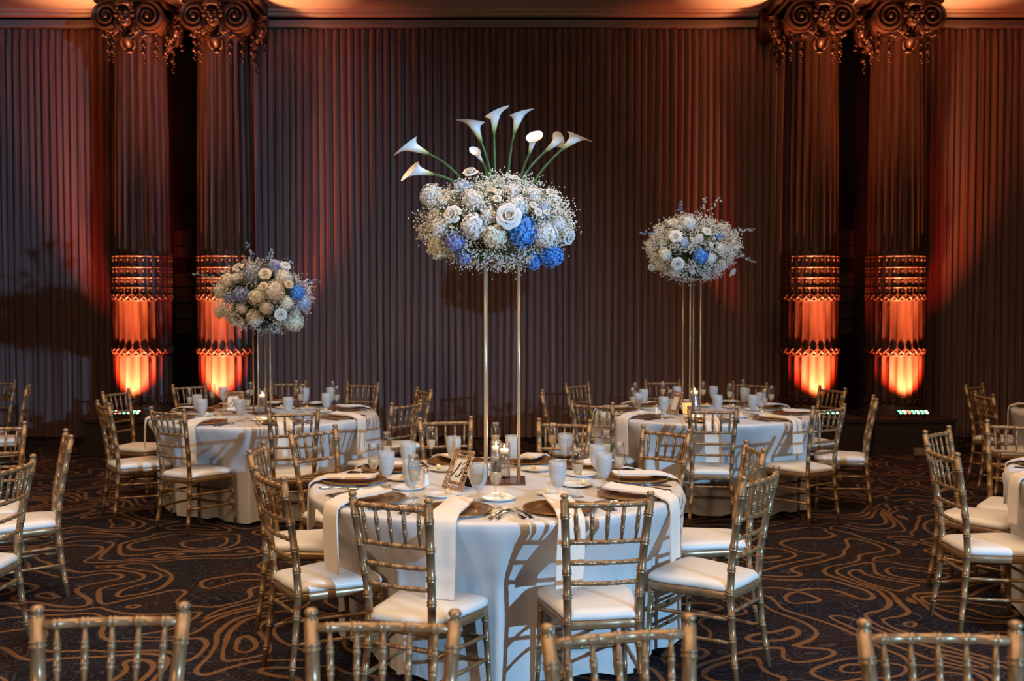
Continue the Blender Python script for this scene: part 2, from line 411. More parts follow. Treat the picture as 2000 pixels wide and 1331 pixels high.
def bolster(mb, cx, cz, R):
    # the rolled side of the scroll, waisted in the middle, ribbed
    V = []; F = []; seg = 24; ys = []
    for i in range(33):
        t = i/32; y = -0.36 + 0.72*t
        rr = R*(0.74 + 0.26*abs(2*t-1)**1.4) + 0.006*math.cos(t*2*PI*11)
        ys.append((y, rr))
    for y, rr in ys:
        for k in range(seg):
            a = 2*PI*k/seg; V.append((cx+rr*math.cos(a), y, cz+rr*math.sin(a)))
    for i in range(len(ys)-1):
        for k in range(seg):
            k2 = (k+1) % seg; F.append((i*seg+k, (i+1)*seg+k, (i+1)*seg+k2, i*seg+k2))
    F.append(tuple(range(seg))); F.append(tuple((len(ys)-1)*seg+k for k in range(seg-1,-1,-1)))
    mb.add(V, F)
def mask_mesh():
    mb = MB()
    # carved head: skull, face plane, brow, nose, lips, chin, hair roll and headdress
    mb.ellipsoid((0,0,0), (0.060,0.062,0.085), 16, 12)
    mb.ellipsoid((0,-0.018,-0.035), (0.043,0.050,0.050), 12, 8)
    mb.ellipsoid((0,-0.056,-0.066), (0.018,0.016,0.014), 8, 6)
    mb.tube([(0,-0.058,0.022),(0,-0.074,0.0),(0,-0.084,-0.014)], [0.007,0.010,0.013], 8)
    for s in (-1,1):
        mb.tube([(s*0.010,-0.060,0.022),(s*0.026,-0.060,0.030),(s*0.046,-0.042,0.022)], [0.006,0.008,0.005], 6)
        mb.ellipsoid((s*0.024,-0.054,0.008), (0.012,0.008,0.007), 8, 5)
        mb.ellipsoid((s*0.032,-0.046,-0.022), (0.018,0.018,0.018), 8, 6)
        for k in range(6):
            a = 0.35+k*0.42
            mb.ellipsoid((s*0.068*math.cos(a-0.5)*1.05, -0.02, 0.02+0.078*math.sin(a-0.5)), (0.022,0.03,0.020), 8, 5)
        mb.tube([(s*0.06,-0.01,-0.02),(s*0.085,-0.02,-0.07),(s*0.065,-0.03,-0.12),(s*0.095,-0.02,-0.15)], [0.02,0.022,0.016,0.008], 8)
    mb.ellipsoid((0,-0.066,-0.036), (0.019,0.010,0.006), 8, 5); mb.ellipsoid((0,-0.064,-0.046), (0.015,0.010,0.006), 8, 5)
    mb.tube([(-0.075,-0.01,0.075),(-0.035,-0.045,0.10),(0,-0.055,0.108),(0.035,-0.045,0.10),(0.075,-0.01,0.075)], [0.014,0.02,0.022,0.02,0.014], 8)
    for k in range(-2,3): mb.ellipsoid((k*0.034,-0.055+abs(k)*0.012,0.115-abs(k)*0.008), (0.014,0.014,0.016), 8, 5)
    # chevron collar and pendant below the chin
    for d in (0.0, 0.03):
        mb.tube([(-0.085,0.01,-0.10-d),(0,-0.015+d,-0.165-d),(0.085,0.01,-0.10-d)], 0.010, 6)
    mb.tube([(0,0.0,-0.15),(0,0.03,-0.20),(0,0.05,-0.25)], [0.04,0.030,0.016], 8)
    for s in (-1,1):
        mb.tube([(s*0.03,0.02,-0.16),(s*0.062,0.02,-0.20),(s*0.05,0.04,-0.24),(s*0.02,0.05,-0.27)], [0.012,0.013,0.010,0.008], 6)
        for k in range(4):
            mb.ellipsoid((s*(0.11+0.022*k), -0.05, -0.13-0.018*k+0.03*(k%2)), (0.020,0.018,0.014), 8, 5)
    mb.ellipsoid((0,0.05,-0.28), (0.034,0.024,0.018), 10, 6)
    return mb.mesh('carved_mask', M['wood'])
def string_mesh():
    mb = MB(); z = 0
    for k in range(11):
        r = 0.015 if k % 3 else 0.024
        if k > 7: r = 0.011
        mb.ellipsoid((0.010*math.sin(k*1.9), 0, z), (r, r, r*1.1), 7, 5); z -= 0.030
    return mb.mesh('husk_string', M['wood'])
SHAFT, CROSS, HUSK, MASK, STRING = shaft_mesh(), cross_mesh(), bead_mesh(), mask_mesh(), string_mesh()
mb = MB(); mb.box(-0.48,0.48,-0.66,0.44,0,0.12); mb.box(-0.45,0.45,-0.63,0.42,0.12,0.36); mb.box(-0.47,0.47,-0.65,0.44,0.36,0.40)
mb.lathe([(0.40,0.40),(0.40,0.43),(0.37,0.455),(0.345,0.46),(0.335,0.47)], 40)
BASE = mb.mesh('plinth', M['plinth'], True, 30)
def ring_mesh():
    mb = MB()
    for z in (1.885, 2.0, 2.12, 2.25): mb.lathe([(0.32,z-0.012),(0.335,z-0.005),(0.335,z+0.005),(0.32,z+0.012)], 48, cap=False)
    for z in (1.10, 1.205, 1.735, 0.50, 0.62): mb.lathe([(0.325,z-0.006),(0.333,z),(0.325,z+0.006)], 48, cap=False)
    return mb.mesh('collar_rings', M['wood'])
RINGS = ring_mesh()
def cap_meshes():
    a = MB(); a.box(-0.42,0.42,-0.40,0.40,5.19,ZS); a.box(-0.38,0.38,-0.37,0.37,5.13,5.19)
    a.lathe([(0.30,4.80),(0.34,4.86),(0.35,4.92),(0.30,5.0),(0.30,5.14)], 40)
    for s in (-1,1):
        for k in range(3): a.ellipsoid((s*(0.12+0.11*k), -0.40, 5.235), (0.05,0.025,0.022), 8, 5)
    v = []
    for s in (-1,1):
        b = MB(); bolster(b, s*0.235, 4.965, 0.165); volute(b, s*0.235, -0.365, 4.965, 0.155, s); volute(b, s*0.235, 0.365, 4.965, 0.155, s)
        v.append(b.mesh('volute', M['wood'], True, 40))
    return a.mesh('abacus', M['wood'], True, 40), v
ABACUS, VOLUTES = cap_meshes()
def uplight(x, label, px0):
    e = empty('uplight', (x, YC-0.56, 0.0))
    b = MB(); b.box(-0.175,0.175,-0.04,0.04,0.445,0.475); b.box(-0.15,-0.13,-0.035,0.035,0.40,0.447); b.box(0.13,0.15,-0.035,0.035,0.40,0.447)
    b.build('housing', M['black'], e, smooth=False)
    for k in range(7):
        c = MB(); c.lathe([(0.019,0.474),(0.019,0.482),(0.010,0.487),(0.0,0.488)], 10, (-0.15+0.05*k, 0, 0))
        c.ellipsoid((-0.15+0.05*k,-0.042,0.462), (0.017,0.006,0.010), 8, 5)
        c.build('led_lens', M[('led_green','led_amber','led_red','led_green','led_amber','led_green','led_amber')[k]], e)
    tag(e, label, 'light', 'uplights in front of the columns')
    # the lamp's own light
    for nm, dx, dy, p, c, sz, tgt in (('uplight_amber', 0.0, 0, 330, (1.0,0.27,0.08), 66, (0.0, 0.30, 0.5)), ('uplight_white', 0.0, 0, 420, (1.0,0.66,0.36), 50, (0.0, 0.24, 0.36)), ('uplight_red', 0.10, 0, 170, (1.0,0.03,0.015), 60, (0.03, 0.30, 0.55)),
                                 ('uplight_red', -0.10, 0, 170, (1.0,0.04,0.02), 60, (-0.03, 0.30, 0.55)), ('uplight_beam', 0.0, -0.05, 2500, (1.0,0.46,0.20), 42, (0.0, 0.05, 4.0)),
                                 ('uplight_throw', 0.0, 0.0, 240, (1.0,0.08,0.025), 34, (0.0, 0.26, 3.0))):
        y0 = YC-0.56+dy
        spot(nm, (x+dx, y0, 0.50), (x+dx+tgt[0], y0+tgt[1], 0.50+tgt[2]), p, c, sz, 1.0 if nm == 'uplight_beam' else 0.8, 0.03)
    return e
def column(x, label, uplabel):
    e = empty('column', (x, YC, 0))
    link('plinth', BASE, e); link('shaft', SHAFT, e); link('collar_rings', RINGS, e); link('abacus', ABACUS, e)
    for v in VOLUTES: link('volute', v, e)
    link('carved_mask', MASK, e, (0,-0.42,4.95), (0.12,0,0), 1.35)
    link('carved_mask', MASK, e, (-0.40 if x > 0 else 0.40, 0, 4.93), (0.12,0,-PI/2 if x > 0 else PI/2), 1.2)
    for u, zz in ((-0.20,4.78),(0.16,4.76),(0.27,4.80),(-0.29,4.82)):
        yy = -math.sqrt(max(0.02, 0.34**2-u*u))
        link('husk_string', STRING, e, (u, yy, zz))
    inner = -0.36 if x > 0 else 0.36
    link('husk_string', STRING, e, (inner, -0.12, 4.80)); link('husk_string', STRING, e, (inner, 0.1, 4.80), None, 1.2)
    ks = [k for k in range(NFL) if math.sin(2*PI*k/NFL) < 0.30]
    for k in ks:
        a = 2*PI*k/NFL; am = a + PI/NFL
        for z, m, nm, aa in ((0.565,CROSS,'lattice_cross',am),(1.15,CROSS,'lattice_cross',am),(1.78,CROSS,'lattice_cross',am),
                             (1.885,HUSK,'husk_ornament',am),(2.12,HUSK,'husk_ornament',am),(2.25,HUSK,'husk_ornament',am),(2.0,HUSK,'husk_ornament',am)):
            link(nm, m, e, (0.324*math.cos(aa), 0.324*math.sin(aa), z), (0,0,aa+PI/2))
    uplight(x, uplabel, 0)
    return tag(e, label, 'column', 'carved columns along the back wall')
column((279-1000)*YC/FPX, 'dark carved fluted column lit orange, leftmost of the four', 'low light bar at the foot of the leftmost column')
column((443-1000)*YC/FPX, 'dark carved fluted column behind the left rear table', 'light bar at the foot of the column behind the left rear table')
column((1580-1000)*YC/FPX, 'dark carved fluted column, third from the left, behind the right rear chairs', 'light bar at the foot of the third column from the left')
column((1747-1000)*YC/FPX, 'dark carved fluted column lit orange, rightmost of the four', 'light bar with green glints at the foot of the rightmost column')
for k, (x0, x1) in enumerate(((-3.40,-3.02),(3.04,3.42))):
    mb = MB(); mb.box(x0,x1,12.30,12.46,4.92,ZS); mb.box(x0+0.03,x1-0.03,12.27,12.31,4.96,5.2)
    for j in range(6): mb.ellipsoid((x0+0.19+0.05*math.sin(j*2), 12.26, 4.98-j*0.045), (0.05-0.005*j,0.03,0.03), 8, 5)
    e = mb.build('wall_bracket', M['wood'])
    tag(e, 'dark carved bracket on the wall beside the %s pair of columns' % ('left' if k == 0 else 'right'), 'bracket')
mb = MB(); mb.box(-0.066,0.066,-0.03,0.03,0,0.075); mb.box(-0.05,0.05,-0.034,-0.03,0.012,0.063)
o = mb.build('outlet_box', mat('grey_box', (0.30,0.20,0.16), 0.6), smooth=False, loc=(4.57, 11.10, 0.001))
tag(o, 'small pale outlet box on the floor before the rightmost column', 'box')

# ------------------------------------------------------------------ chiavari chair
CH = 0.92
def ringed(p0, p1, r, rings, taper=None, seg=8, n=1, mb=None, pts=None, bulge=1.2):
    """bamboo turning: double rings at given fractions of the path"""
    if pts is None: pts = [Vector(p0), Vector(p1)]
    pts = [Vector(p) for p in pts]
    L = [0]
    for a, b in zip(pts, pts[1:]): L.append(L[-1] + (b-a).length)
    tot = L[-1]
    def P(s):
        s = min(max(s, 0), tot)
        for i in range(len(L)-1):
            if s <= L[i+1] + 1e-9:
                return pts[i].lerp(pts[i+1], (s-L[i])/max(1e-9, L[i+1]-L[i]))
        return pts[-1]
    S = {0.0: 1, tot: 1}
    for l in L[1:-1]: S[l] = 1
    for f in rings:
        c = f*tot
        for d, k in ((-0.010,1),(-0.0075,bulge),(-0.0045,bulge),(-0.002,1.04),(0.002,1.04),(0.0045,bulge),(0.0075,bulge),(0.010,1)):
            if 0 <= c+d <= tot: S[c+d] = k
    ss = sorted(S)
    tp = taper or (lambda t: 1)
    mb = mb or MB()
    mb.tube([P(s) for s in ss], [r*S[s]*tp(s/tot) for s in ss], seg)
    return mb
def back_curve(x, z):     # gentle outward bow of the back, in plan
    return 0.0
PR = 0.0150
def post_pts(s):
    return [(s*0.168,-0.232,0.0),(s*0.152,-0.205,0.20),(s*0.142,-0.186,0.40),(s*0.147,-0.196,0.55),(s*0.158,-0.224,0.72),(s*0.171,-0.258,0.895)]
def post_at(z, s):
    p = post_pts(s)
    for a, b in zip(p, p[1:]):
        if a[2] <= z <= b[2]:
            t = (z-a[2])/(b[2]-a[2]); return Vector([a[i]+(b[i]-a[i])*t for i in range(3)])
    return Vector(p[-1])
def chair_parts():
    P = []
    for s in (-1, 1):
        mb = ringed(None, None, PR, (0.10,0.22,0.335,0.445,0.56,0.67,0.80,0.93), lambda t: 0.80+0.32*min(1,t*2.2), 10, pts=post_pts(s))
        top = Vector(post_pts(s)[-1])
        mb.lathe([(0.0135,0.0),(0.0165,0.003),(0.0165,0.007),(0.010,0.010),(0.012,0.013),(0.0165,0.019),(0.0165,0.025),(0.011,0.031),(0.0,0.033)], 10, top - Vector((0,0,0.004)))
        P.append(('back_post', mb.mesh('back_post', M['gold'])))
        mb = ringed((s*0.196,0.200,0.0), (s*0.180,0.182,0.375), 0.0135, (0.2,0.45,0.70,0.92), lambda t: 0.72+0.36*t, 10)
        P.append(('front_leg', mb.mesh('front_leg', M['gold'])))
    fr = [0.125+0.1875*k for k in range(5)]
    def rail(z, r, rings):
        a, b = post_at(z, -1), post_at(z, 1)
        pts = []
        for i in range(9):
            t = i/8; p = a.lerp(b, t); p.y -= 0.016*(1-(2*t-1)**2); pts.append(p)
        return ringed(None, None, r, rings, None, 8, pts=pts), pts
    for z, r in ((0.876,0.0115),(0.725,0.0095),(0.640,0.009),(0.555,0.009)):
        mb, pts = rail(z, r, fr); P.append(('back_rail', mb.mesh('back_rail', M['gold'])))
    for f in fr:
        a = post_at(0.876,-1).lerp(post_at(0.876,1), f); a.y -= 0.016*(1-(2*f-1)**2)
        b = post_at(0.725,-1).lerp(post_at(0.725,1), f); b.y -= 0.016*(1-(2*f-1)**2)
        mb = ringed(a, b, 0.0078, (0.34,0.66), lambda t: 0.62+0.5*math.sin(PI*min(1,max(0,t))), 8)
        P.append(('back_spindle', mb.mesh('back_spindle', M['gold'])))
    # seat outline: narrow at the back, wide and rounded at the front
    def outline(inset):
        pts = []
        ctrl = [(-0.150,-0.185),(-0.172,-0.06),(-0.198,0.10),(-0.200,0.165),(-0.180,0.200),(-0.10,0.212),(0,0.216)]
        ctrl = ctrl + [(-x, y) for x, y in reversed(ctrl[:-1])] + [(0.08,-0.196),(0,-0.200),(-0.08,-0.196)]
        n = len(ctrl)
        for i in range(n):
            p0, p1, p2, p3 = [Vector((*ctrl[(i+k-1) % n],)) for k in range(4)]
            for j in range(3):
                t = j/3
                q = 0.5*((2*p1)+(p2-p0)*t+(2*p0-5*p1+4*p2-p3)*t*t+(3*p1-p0-3*p2+p3)*t**3)
                pts.append(Vector((q.x*(1-inset/0.2), (q.y-0.006)*(1-inset/0.2)+0.006)))
        return pts
    def slab(layers, name, m, dome=None):
        mb = MB(); n = None
        for inset, z in layers:
            o = outline(inset); n = len(o); mb.v += [(p.x, p.y, z) for p in o]
        for i in range(len(layers)-1):
            for k in range(n):
                k2 = (k+1) % n; mb.f.append((i*n+k, i*n+k2, (i+1)*n+k2, (i+1)*n+k)); mb.m.append(0)
        mb.f.append(tuple((len(layers)-1)*n+k for k in range(n))); mb.m.append(0)
        mb.f.append(tuple(range(n-1,-1,-1))); mb.m.append(0)
        return mb.mesh(name, m, True, 50)
    P.append(('seat_frame', slab([(0.006,0.366),(0.0,0.372),(0.0,0.396),(0.005,0.402)], 'seat_frame', M['gold'])))
    P.append(('seat_cushion', slab([(0.010,0.4025),(0.002,0.408),(0.0,0.418),(0.004,0.430),(0.016,0.440),(0.04,0.446),(0.09,0.449),(0.15,0.450)], 'seat_cushion', M['cushion'])))
    rg = (0.18,0.5,0.82)
    def leg_at(z, s): t = z/0.375; return Vector((s*(0.196-0.016*t), 0.200-0.018*t, z))
    for s in (-1, 1):
        for z in (0.285, 0.185):
            P.append(('stretcher', ringed(post_at(z, s), leg_at(z-0.01, s), 0.0085, rg).mesh('stretcher', M['gold'])))
    for z in (0.265, 0.165): P.append(('stretcher', ringed(leg_at(z,-1), leg_at(z,1), 0.0085, rg).mesh('stretcher', M['gold'])))
    P.append(('stretcher', ringed(post_at(0.315,-1), post_at(0.315,1), 0.0085, rg).mesh('stretcher', M['gold'])))
    return P
CHAIR_PARTS = chair_parts()
CHAIRS = []      # (x, y, rz) of every chair, used to shape the cloths
def chair(fin, target, label, group):
    """fin: pixel rows of the two finial knobs, which stand 0.905 m above the floor"""
    a = unproject(fin[0], fin[1], 0.908); b = unproject(fin[2], fin[3], 0.908)
    c = (a+b)/2; d = (b-a); d.z = 0; d.normalize()
    f = Vector((-d.y, d.x, 0)); t = Vector(target) - c; t.z = 0
    if f.dot(t) < 0: f = -f
    if len(fin) > 4: f = (f*(1-fin[4]) + t.normalized()*fin[4]).normalized()
    base = Vector((c.x, c.y, 0)) + f*0.258
    rz = math.atan2(-f.x, f.y)
    e = empty('chiavari_chair', base, rz)
    for nm, me in CHAIR_PARTS: link(nm, me, e)
    tag(e, label, 'chair', group); CHAIRS.append((base.x, base.y, rz))
    return e

TM = Vector((-0.076, 4.92, 0)); TL = Vector((-2.035, 8.19, 0)); TR = Vector((1.62, 8.37, 0))
TN = Vector((3.50, 4.99, 0)); TF = Vector((5.24, 8.40, 0)); TA = Vector((-3.76, 4.95, 0)); TB = Vector((-5.74, 8.66, 0))
G0 = 'gold chairs around the calla lily table'; G1 = 'gold chairs around the left rear table'; G2 = 'gold chairs around the right rear table'
c_ = 'gold ivory-cushioned chair '
main_seats = [
 ((686,967,840,982), 'front left', 'back to us at the front left of the calla lily table'),
 ((1100,972,1273,967), 'front right', 'back to us at the front right of the calla lily table'),
 ((1450,937,1518,916), 'near right', 'at the near right side of the calla lily table'),
 ((1458,863,1492,883,0.15), 'far right', 'behind another on the right side of the calla lily table'),
 ((1254,834,1349,844), 'rear right', 'at the rear right of the calla lily table'),
 ((1051,821,1154,824.5), 'rear centre right', 'behind the calla lily table, right of its stand'),
 ((819,819.5,921,817), 'rear centre left', 'behind the calla lily table, left of its stand'),
 ((569,844,653.5,834), 'rear left', 'at the rear left of the calla lily table'),
 ((492,884,511,868,0.15), 'far left', 'behind another on the left side of the calla lily table'),
 ((498,916,557,939), 'near left', 'at the near left side of the calla lily table'),
]
for fin, nm, lab in main_seats: chair(fin, TM, c_ + lab, G0)
left_seats = [
 ((294,798,361,803), 'front left', 'at the front left of the left rear table'),
 ((525,804,622,801.5), 'front right', 'at the front right of the left rear table'),
 ((185,783,219,793), 'near left', 'leftmost at the left rear table, seat striped by shadow'),
 ((201,767.6,251,761.7), 'far left', 'before the leftmost column at the left rear table'),
 ((337,754,402,750), 'rear left', 'at the rear left of the left rear table'),
 ((529,745.7,598,745.7), 'rear centre', 'behind the candle of the left rear table'),
 ((678,747.8,740,749.6), 'rear right', 'at the rear right of the left rear table'),
 ((816,759,841,764), 'far right', 'at the far right side of the left rear table, turned sideways'),
 ((766,790.6,821,784), 'near right', 'at the right side of the left rear table'),
]
for fin, nm, lab in left_seats: chair(fin, TL, c_ + lab, G1)
right_seats = [
 ((1346,797,1439,798), 'front centre', 'back to us at the front of the right rear table'),
 ((1586,797,1651,792), 'front right', 'at the front right of the right rear table'),
 ((1708,775,1710,781,0.35), 'right', 'in profile, rightmost at the right rear table'),
 ((1601,755.7,1651,761), 'far right', 'before the third column at the right rear table'),
 ((1430,747,1499,750), 'rear right', 'at the rear right of the right rear table'),
 ((1260,744,1327,744), 'rear left', 'behind the flower stand of the right rear table'),
 ((1104,752,1150,748), 'far left', 'at the far left of the right rear table'),
 ((1056,763,1062,771,0.3), 'left', 'in profile, leftmost at the right rear table'),
 ((1123,785.7,1190,789), 'front left', 'at the front left of the right rear table'),
]
for fin, nm, lab in right_seats: chair(fin, TR, c_ + lab, G2)
for fin, tgt, lab in (
 ((1811,870.6,1871,890), TN, 'at the right edge, seat checkered by shadow, nearer of two'),
 ((1808,845,1852,836), TN, 'at the right edge, just behind the shadow-checkered one'),
 ((1943,824.7,2030,829), TN, 'cut by the right edge, behind the near right table'),
 ((1886,754.5,1919,751), TF, 'farthest back at the right edge'),
 ((1901,766,1943.5,774), TF, 'second farthest back at the right edge'),
 ((130,842,137,854.5,0.2), TA, 'in profile at the left edge, nearest of the profiles'),
 ((-46,830,26,828), TA, 'cut by the left edge, behind the near left chairs'),
 ((-22,923,78,886,0.3), TA, 'nearest at the left edge, angled back cut by the frame'),
 ((52,757,57,754,0.3), TB, 'in profile far back at the left edge'),
 ((-24,744,21,744.5), TB, 'farthest back at the left edge')):
    chair(fin, tgt, c_ + lab, 'gold chairs at the tables beyond the frame')
for fin, lab in (((72,1195,360,1188), 'in the foreground at the bottom left corner'), ((606,1200,890,1203), 'in the foreground below the front left chair'),
                 ((1065,1232,1350,1210), 'in the foreground right of the middle, its back tilted'), ((1683,1222,1988,1225), 'in the foreground at the bottom right corner')):
    chair(fin, (0.5*((fin[0]+fin[2])/2-1000)/FPX, 0, 0), 'blurred gold bamboo-turned chair back ' + lab, 'blurred chair backs in the foreground')

# ------------------------------------------------------------------ round tables and cloths
R0, ZT = 0.915, 0.765
class Cloth:
    def __init__(s, c, seed):
        s.c = c; rnd = random.Random(seed); s.p = [rnd.uniform(0, 6.28) for _ in range(6)]
        s.n = 360; lim = []
        near = [h for h in CHAIRS if math.hypot(h[0]-c.x, h[1]-c.y) < 1.7]
        for k in range(s.n):
            a = 2*PI*k/s.n; best = 9.0
            for hx, hy, rz in near:
                # march outward until inside the seat footprint
                for i in range(60):
                    r = 0.62 + i*0.01
                    x = c.x + r*math.cos(a) - hx; y = c.y + r*math.sin(a) - hy
                    lx = x*math.cos(rz) + y*math.sin(rz); ly = -x*math.sin(rz) + y*math.cos(rz)
                    if abs(lx) < 0.228 and ly < 0.232: best = min(best, r); break
            lim.append(best)
        s.lim = []
        for k in range(s.n):
            s.lim.append(min(lim[(k+j) % s.n] + 0.0010*j*j for j in range(-16, 17)))
    def fold(s, a):
        p = s.p
        return 0.45*math.sin(13*a+p[0]+0.9*math.sin(3*a+p[1])) + 0.33*math.sin(21*a+p[2]+0.7*math.sin(2*a+p[3])) + 0.22*math.sin(7*a+p[4]) + 0.13*math.sin(37*a+p[5]+1.3*math.sin(5*a))
    def r(s, a, z):
        d = ZT - z
        if d <= 0: return R0
        u = d/ZT
        rr = R0 + 0.012*min(1, d/0.03) + 0.028*u + (0.007 + 0.060*u**1.1)*s.fold(a)
        if z < 0.10: rr += 0.05*(1-z/0.10)**2*(0.6+0.4*math.sin(17*a+s.p[5]))
        w_ = min(1, max(0, (0.745-z)/0.27)); k = a/(2*PI)*s.n; k0 = int(math.floor(k)) % s.n; fr = k-math.floor(k)
        lim = s.lim[k0]*(1-fr) + s.lim[(k0+1) % s.n]*fr
        if rr > lim: rr = rr*(1-w_) + (lim-0.016+0.2*(rr-R0-0.04)*min(1,u*1.5))*w_ if lim > 0.8 else rr*(1-w_) + lim*w_
        return rr
    def build(s, label, group, seg=288):
        mb = MB(); rows = []
        for r in (0.12, 0.3, 0.5, 0.7, 0.82, 0.88): rows.append((r, None))
        for ph in (0, 30, 60, 90): rows.append((R0-0.018+0.018*math.sin(math.radians(ph)), ZT-0.018*(1-math.cos(math.radians(ph)))))
        zs = [0.72,0.68,0.64,0.60,0.56,0.52,0.48,0.44,0.38,0.32,0.26,0.20,0.14,0.10,0.06,0.03,0.012]
        V = [(s.c.x, s.c.y, ZT)]
        for r, z in rows:
            for k in range(seg):
                a = 2*PI*k/seg; V.append((s.c.x+r*math.cos(a), s.c.y+r*math.sin(a), ZT if z is None else z))
        for z in zs:
            for k in range(seg):
                a = 2*PI*k/seg; r = s.r(a, z)
                zz = z if z > 0.05 else max(0.004, z + 0.02*max(0, math.sin(11*a+s.p[2])))
                V.append((s.c.x+r*math.cos(a), s.c.y+r*math.sin(a), zz))
        F = [(0, 1+k, 1+(k+1) % seg) for k in range(seg)]
        nr = len(rows)+len(zs)
        for i in range(nr-1):
            for k in range(seg):
                k2 = (k+1) % seg; F.append((1+i*seg+k, 1+(i+1)*seg+k, 1+(i+1)*seg+k2, 1+i*seg+k2))
        mb.add(V, F); o = mb.build('tablecloth', M['cloth'])
        return tag(o, label, 'tablecloth', group)
def table(c, seed, label, clabel):
    cl = Cloth(c, seed); cl.build(clabel, 'champagne satin tablecloths')
    e = empty('banquet_table', (c.x, c.y, 0))
    mb = MB(); mb.lathe([(0.0,0.730),(0.895,0.730),(0.902,0.736),(0.902,0.752),(0.895,0.757),(0.0,0.757)], 64, cap=False); mb.build('tabletop', M['plinth'], e, True, 40)
    for k in range(4):
        a = PI/4+k*PI/2; mb = MB(); mb.tube([(0.5*math.cos(a),0.5*math.sin(a),0.0),(0.46*math.cos(a),0.46*math.sin(a),0.731)], 0.018, 8); mb.build('leg', M['plinth'], e)
    tag(e, label, 'table', 'round banquet tables')
    return cl
CM = table(TM, 11, 'round banquet table under the tall calla lily flowers', 'pale satin floor-length cloth of the calla lily table, lit blue in front')
CL = table(TL, 12, 'round banquet table at the left rear before the columns', 'pale satin floor-length cloth of the left rear table')
CR = table(TR, 13, 'round banquet table at the right rear before the wide drape', 'pale satin floor-length cloth on the right rear table')
CN = table(TN, 14, 'near round banquet table cut by the right edge', 'pale satin cloth on the near table cut by the right edge')
CF = table(TF, 15, 'far round banquet table cut by the right edge', 'pale satin cloth on the far table cut by the right edge')
CA = table(TA, 16, 'near round banquet table beyond the left edge', 'pale satin cloth of the near table beyond the left edge')
CB = table(TB, 17, 'far round banquet table beyond the left edge', 'pale satin cloth of the far table beyond the left edge')

# ------------------------------------------------------------------ tableware meshes
def charger_mesh():
    mb = MB(); mb.lathe([(0.0,0.003),(0.095,0.003),(0.100,0.001),(0.104,0.004),(0.112,0.010),(0.155,0.015),(0.160,0.014),(0.160,0.011),(0.112,0.005),(0.104,0.0),(0.0,0.0)], 56, cap=False)
    b = MB()
    for k in range(96):
        a = 2*PI*k/96; b.octa((0.1575*math.cos(a),0.1575*math.sin(a),0.0155), 0.0042)
    return mb.mesh('charger_plate', M['charger']), b.mesh('beaded_rim', M['charger'])
CHG, CHG_RIM = charger_mesh()
mb = MB(); mb.lathe([(0.0,0.006),(0.050,0.006),(0.058,0.009),(0.083,0.016),(0.085,0.015),(0.083,0.012),(0.055,0.002),(0.045,0.0),(0.0,0.0)], 40, cap=False); BREAD = mb.mesh('bread_plate', M['china'])
mb = MB(); mb.ellipsoid((0,0,0.013), (0.014,0.014,0.013), 12, 8); mb.ellipsoid((0.003,0.002,0.022), (0.008,0.007,0.006), 8, 5); BUTTER = mb.mesh('butter_ball', M['butter'])
def goblet_meshes():
    g = MB(); g.lathe([(0.0,0.001),(0.033,0.001),(0.035,0.003),(0.030,0.006),(0.012,0.010),(0.0065,0.016),(0.006,0.026),(0.009,0.034),(0.006,0.042),(0.008,0.048),(0.012,0.050)], 24, cap=False)
    bw = MB(); bw.lathe([(0.010,0.049),(0.018,0.053),(0.027,0.066),(0.034,0.084),(0.039,0.106),(0.0415,0.130),(0.0415,0.152),(0.0395,0.174),(0.0383,0.174),(0.0403,0.152),(0.0403,0.130),(0.038,0.106)], 28, cap=False)
    wt = MB(); wt.lathe([(0.0,0.053),(0.015,0.055),(0.025,0.068),(0.032,0.086),(0.037,0.108),(0.0395,0.132),(0.0395,0.148),(0.038,0.155),(0.0,0.156)], 24, cap=False)
    rnd = random.Random(3)
    for k in range(7):
        a = k*0.9; mb_c = (0.022*math.cos(a), 0.022*math.sin(a), 0.154+rnd.uniform(-0.002,0.004))
        wt.ellipsoid(mb_c, (0.012,0.011,0.006), 6, 4)
    return g.mesh('foot', M['glass']), bw.mesh('bowl', M['frost']), wt.mesh('ice_water', M['water'])
GOB = goblet_meshes()
def flute_meshes():
    g = MB(); g.lathe([(0.0,0.001),(0.030,0.001),(0.032,0.003),(0.026,0.005),(0.008,0.009),(0.0042,0.016),(0.004,0.080),(0.0055,0.092),(0.012,0.102),(0.021,0.118),(0.0265,0.140),(0.0275,0.160),(0.0262,0.190),(0.0235,0.225),(0.0227,0.225),(0.0254,0.190),(0.0267,0.160),(0.0257,0.140),(0.020,0.118),(0.011,0.104)], 24, cap=False)
    wn = MB(); wn.lathe([(0.0,0.104),(0.010,0.105),(0.019,0.119),(0.0248,0.141),(0.0255,0.152),(0.0,0.153)], 20, cap=False)
    return g.mesh('flute_glass', M['glass']), wn.mesh('sparkling_wine', M['champagne'])
FLU = flute_meshes()
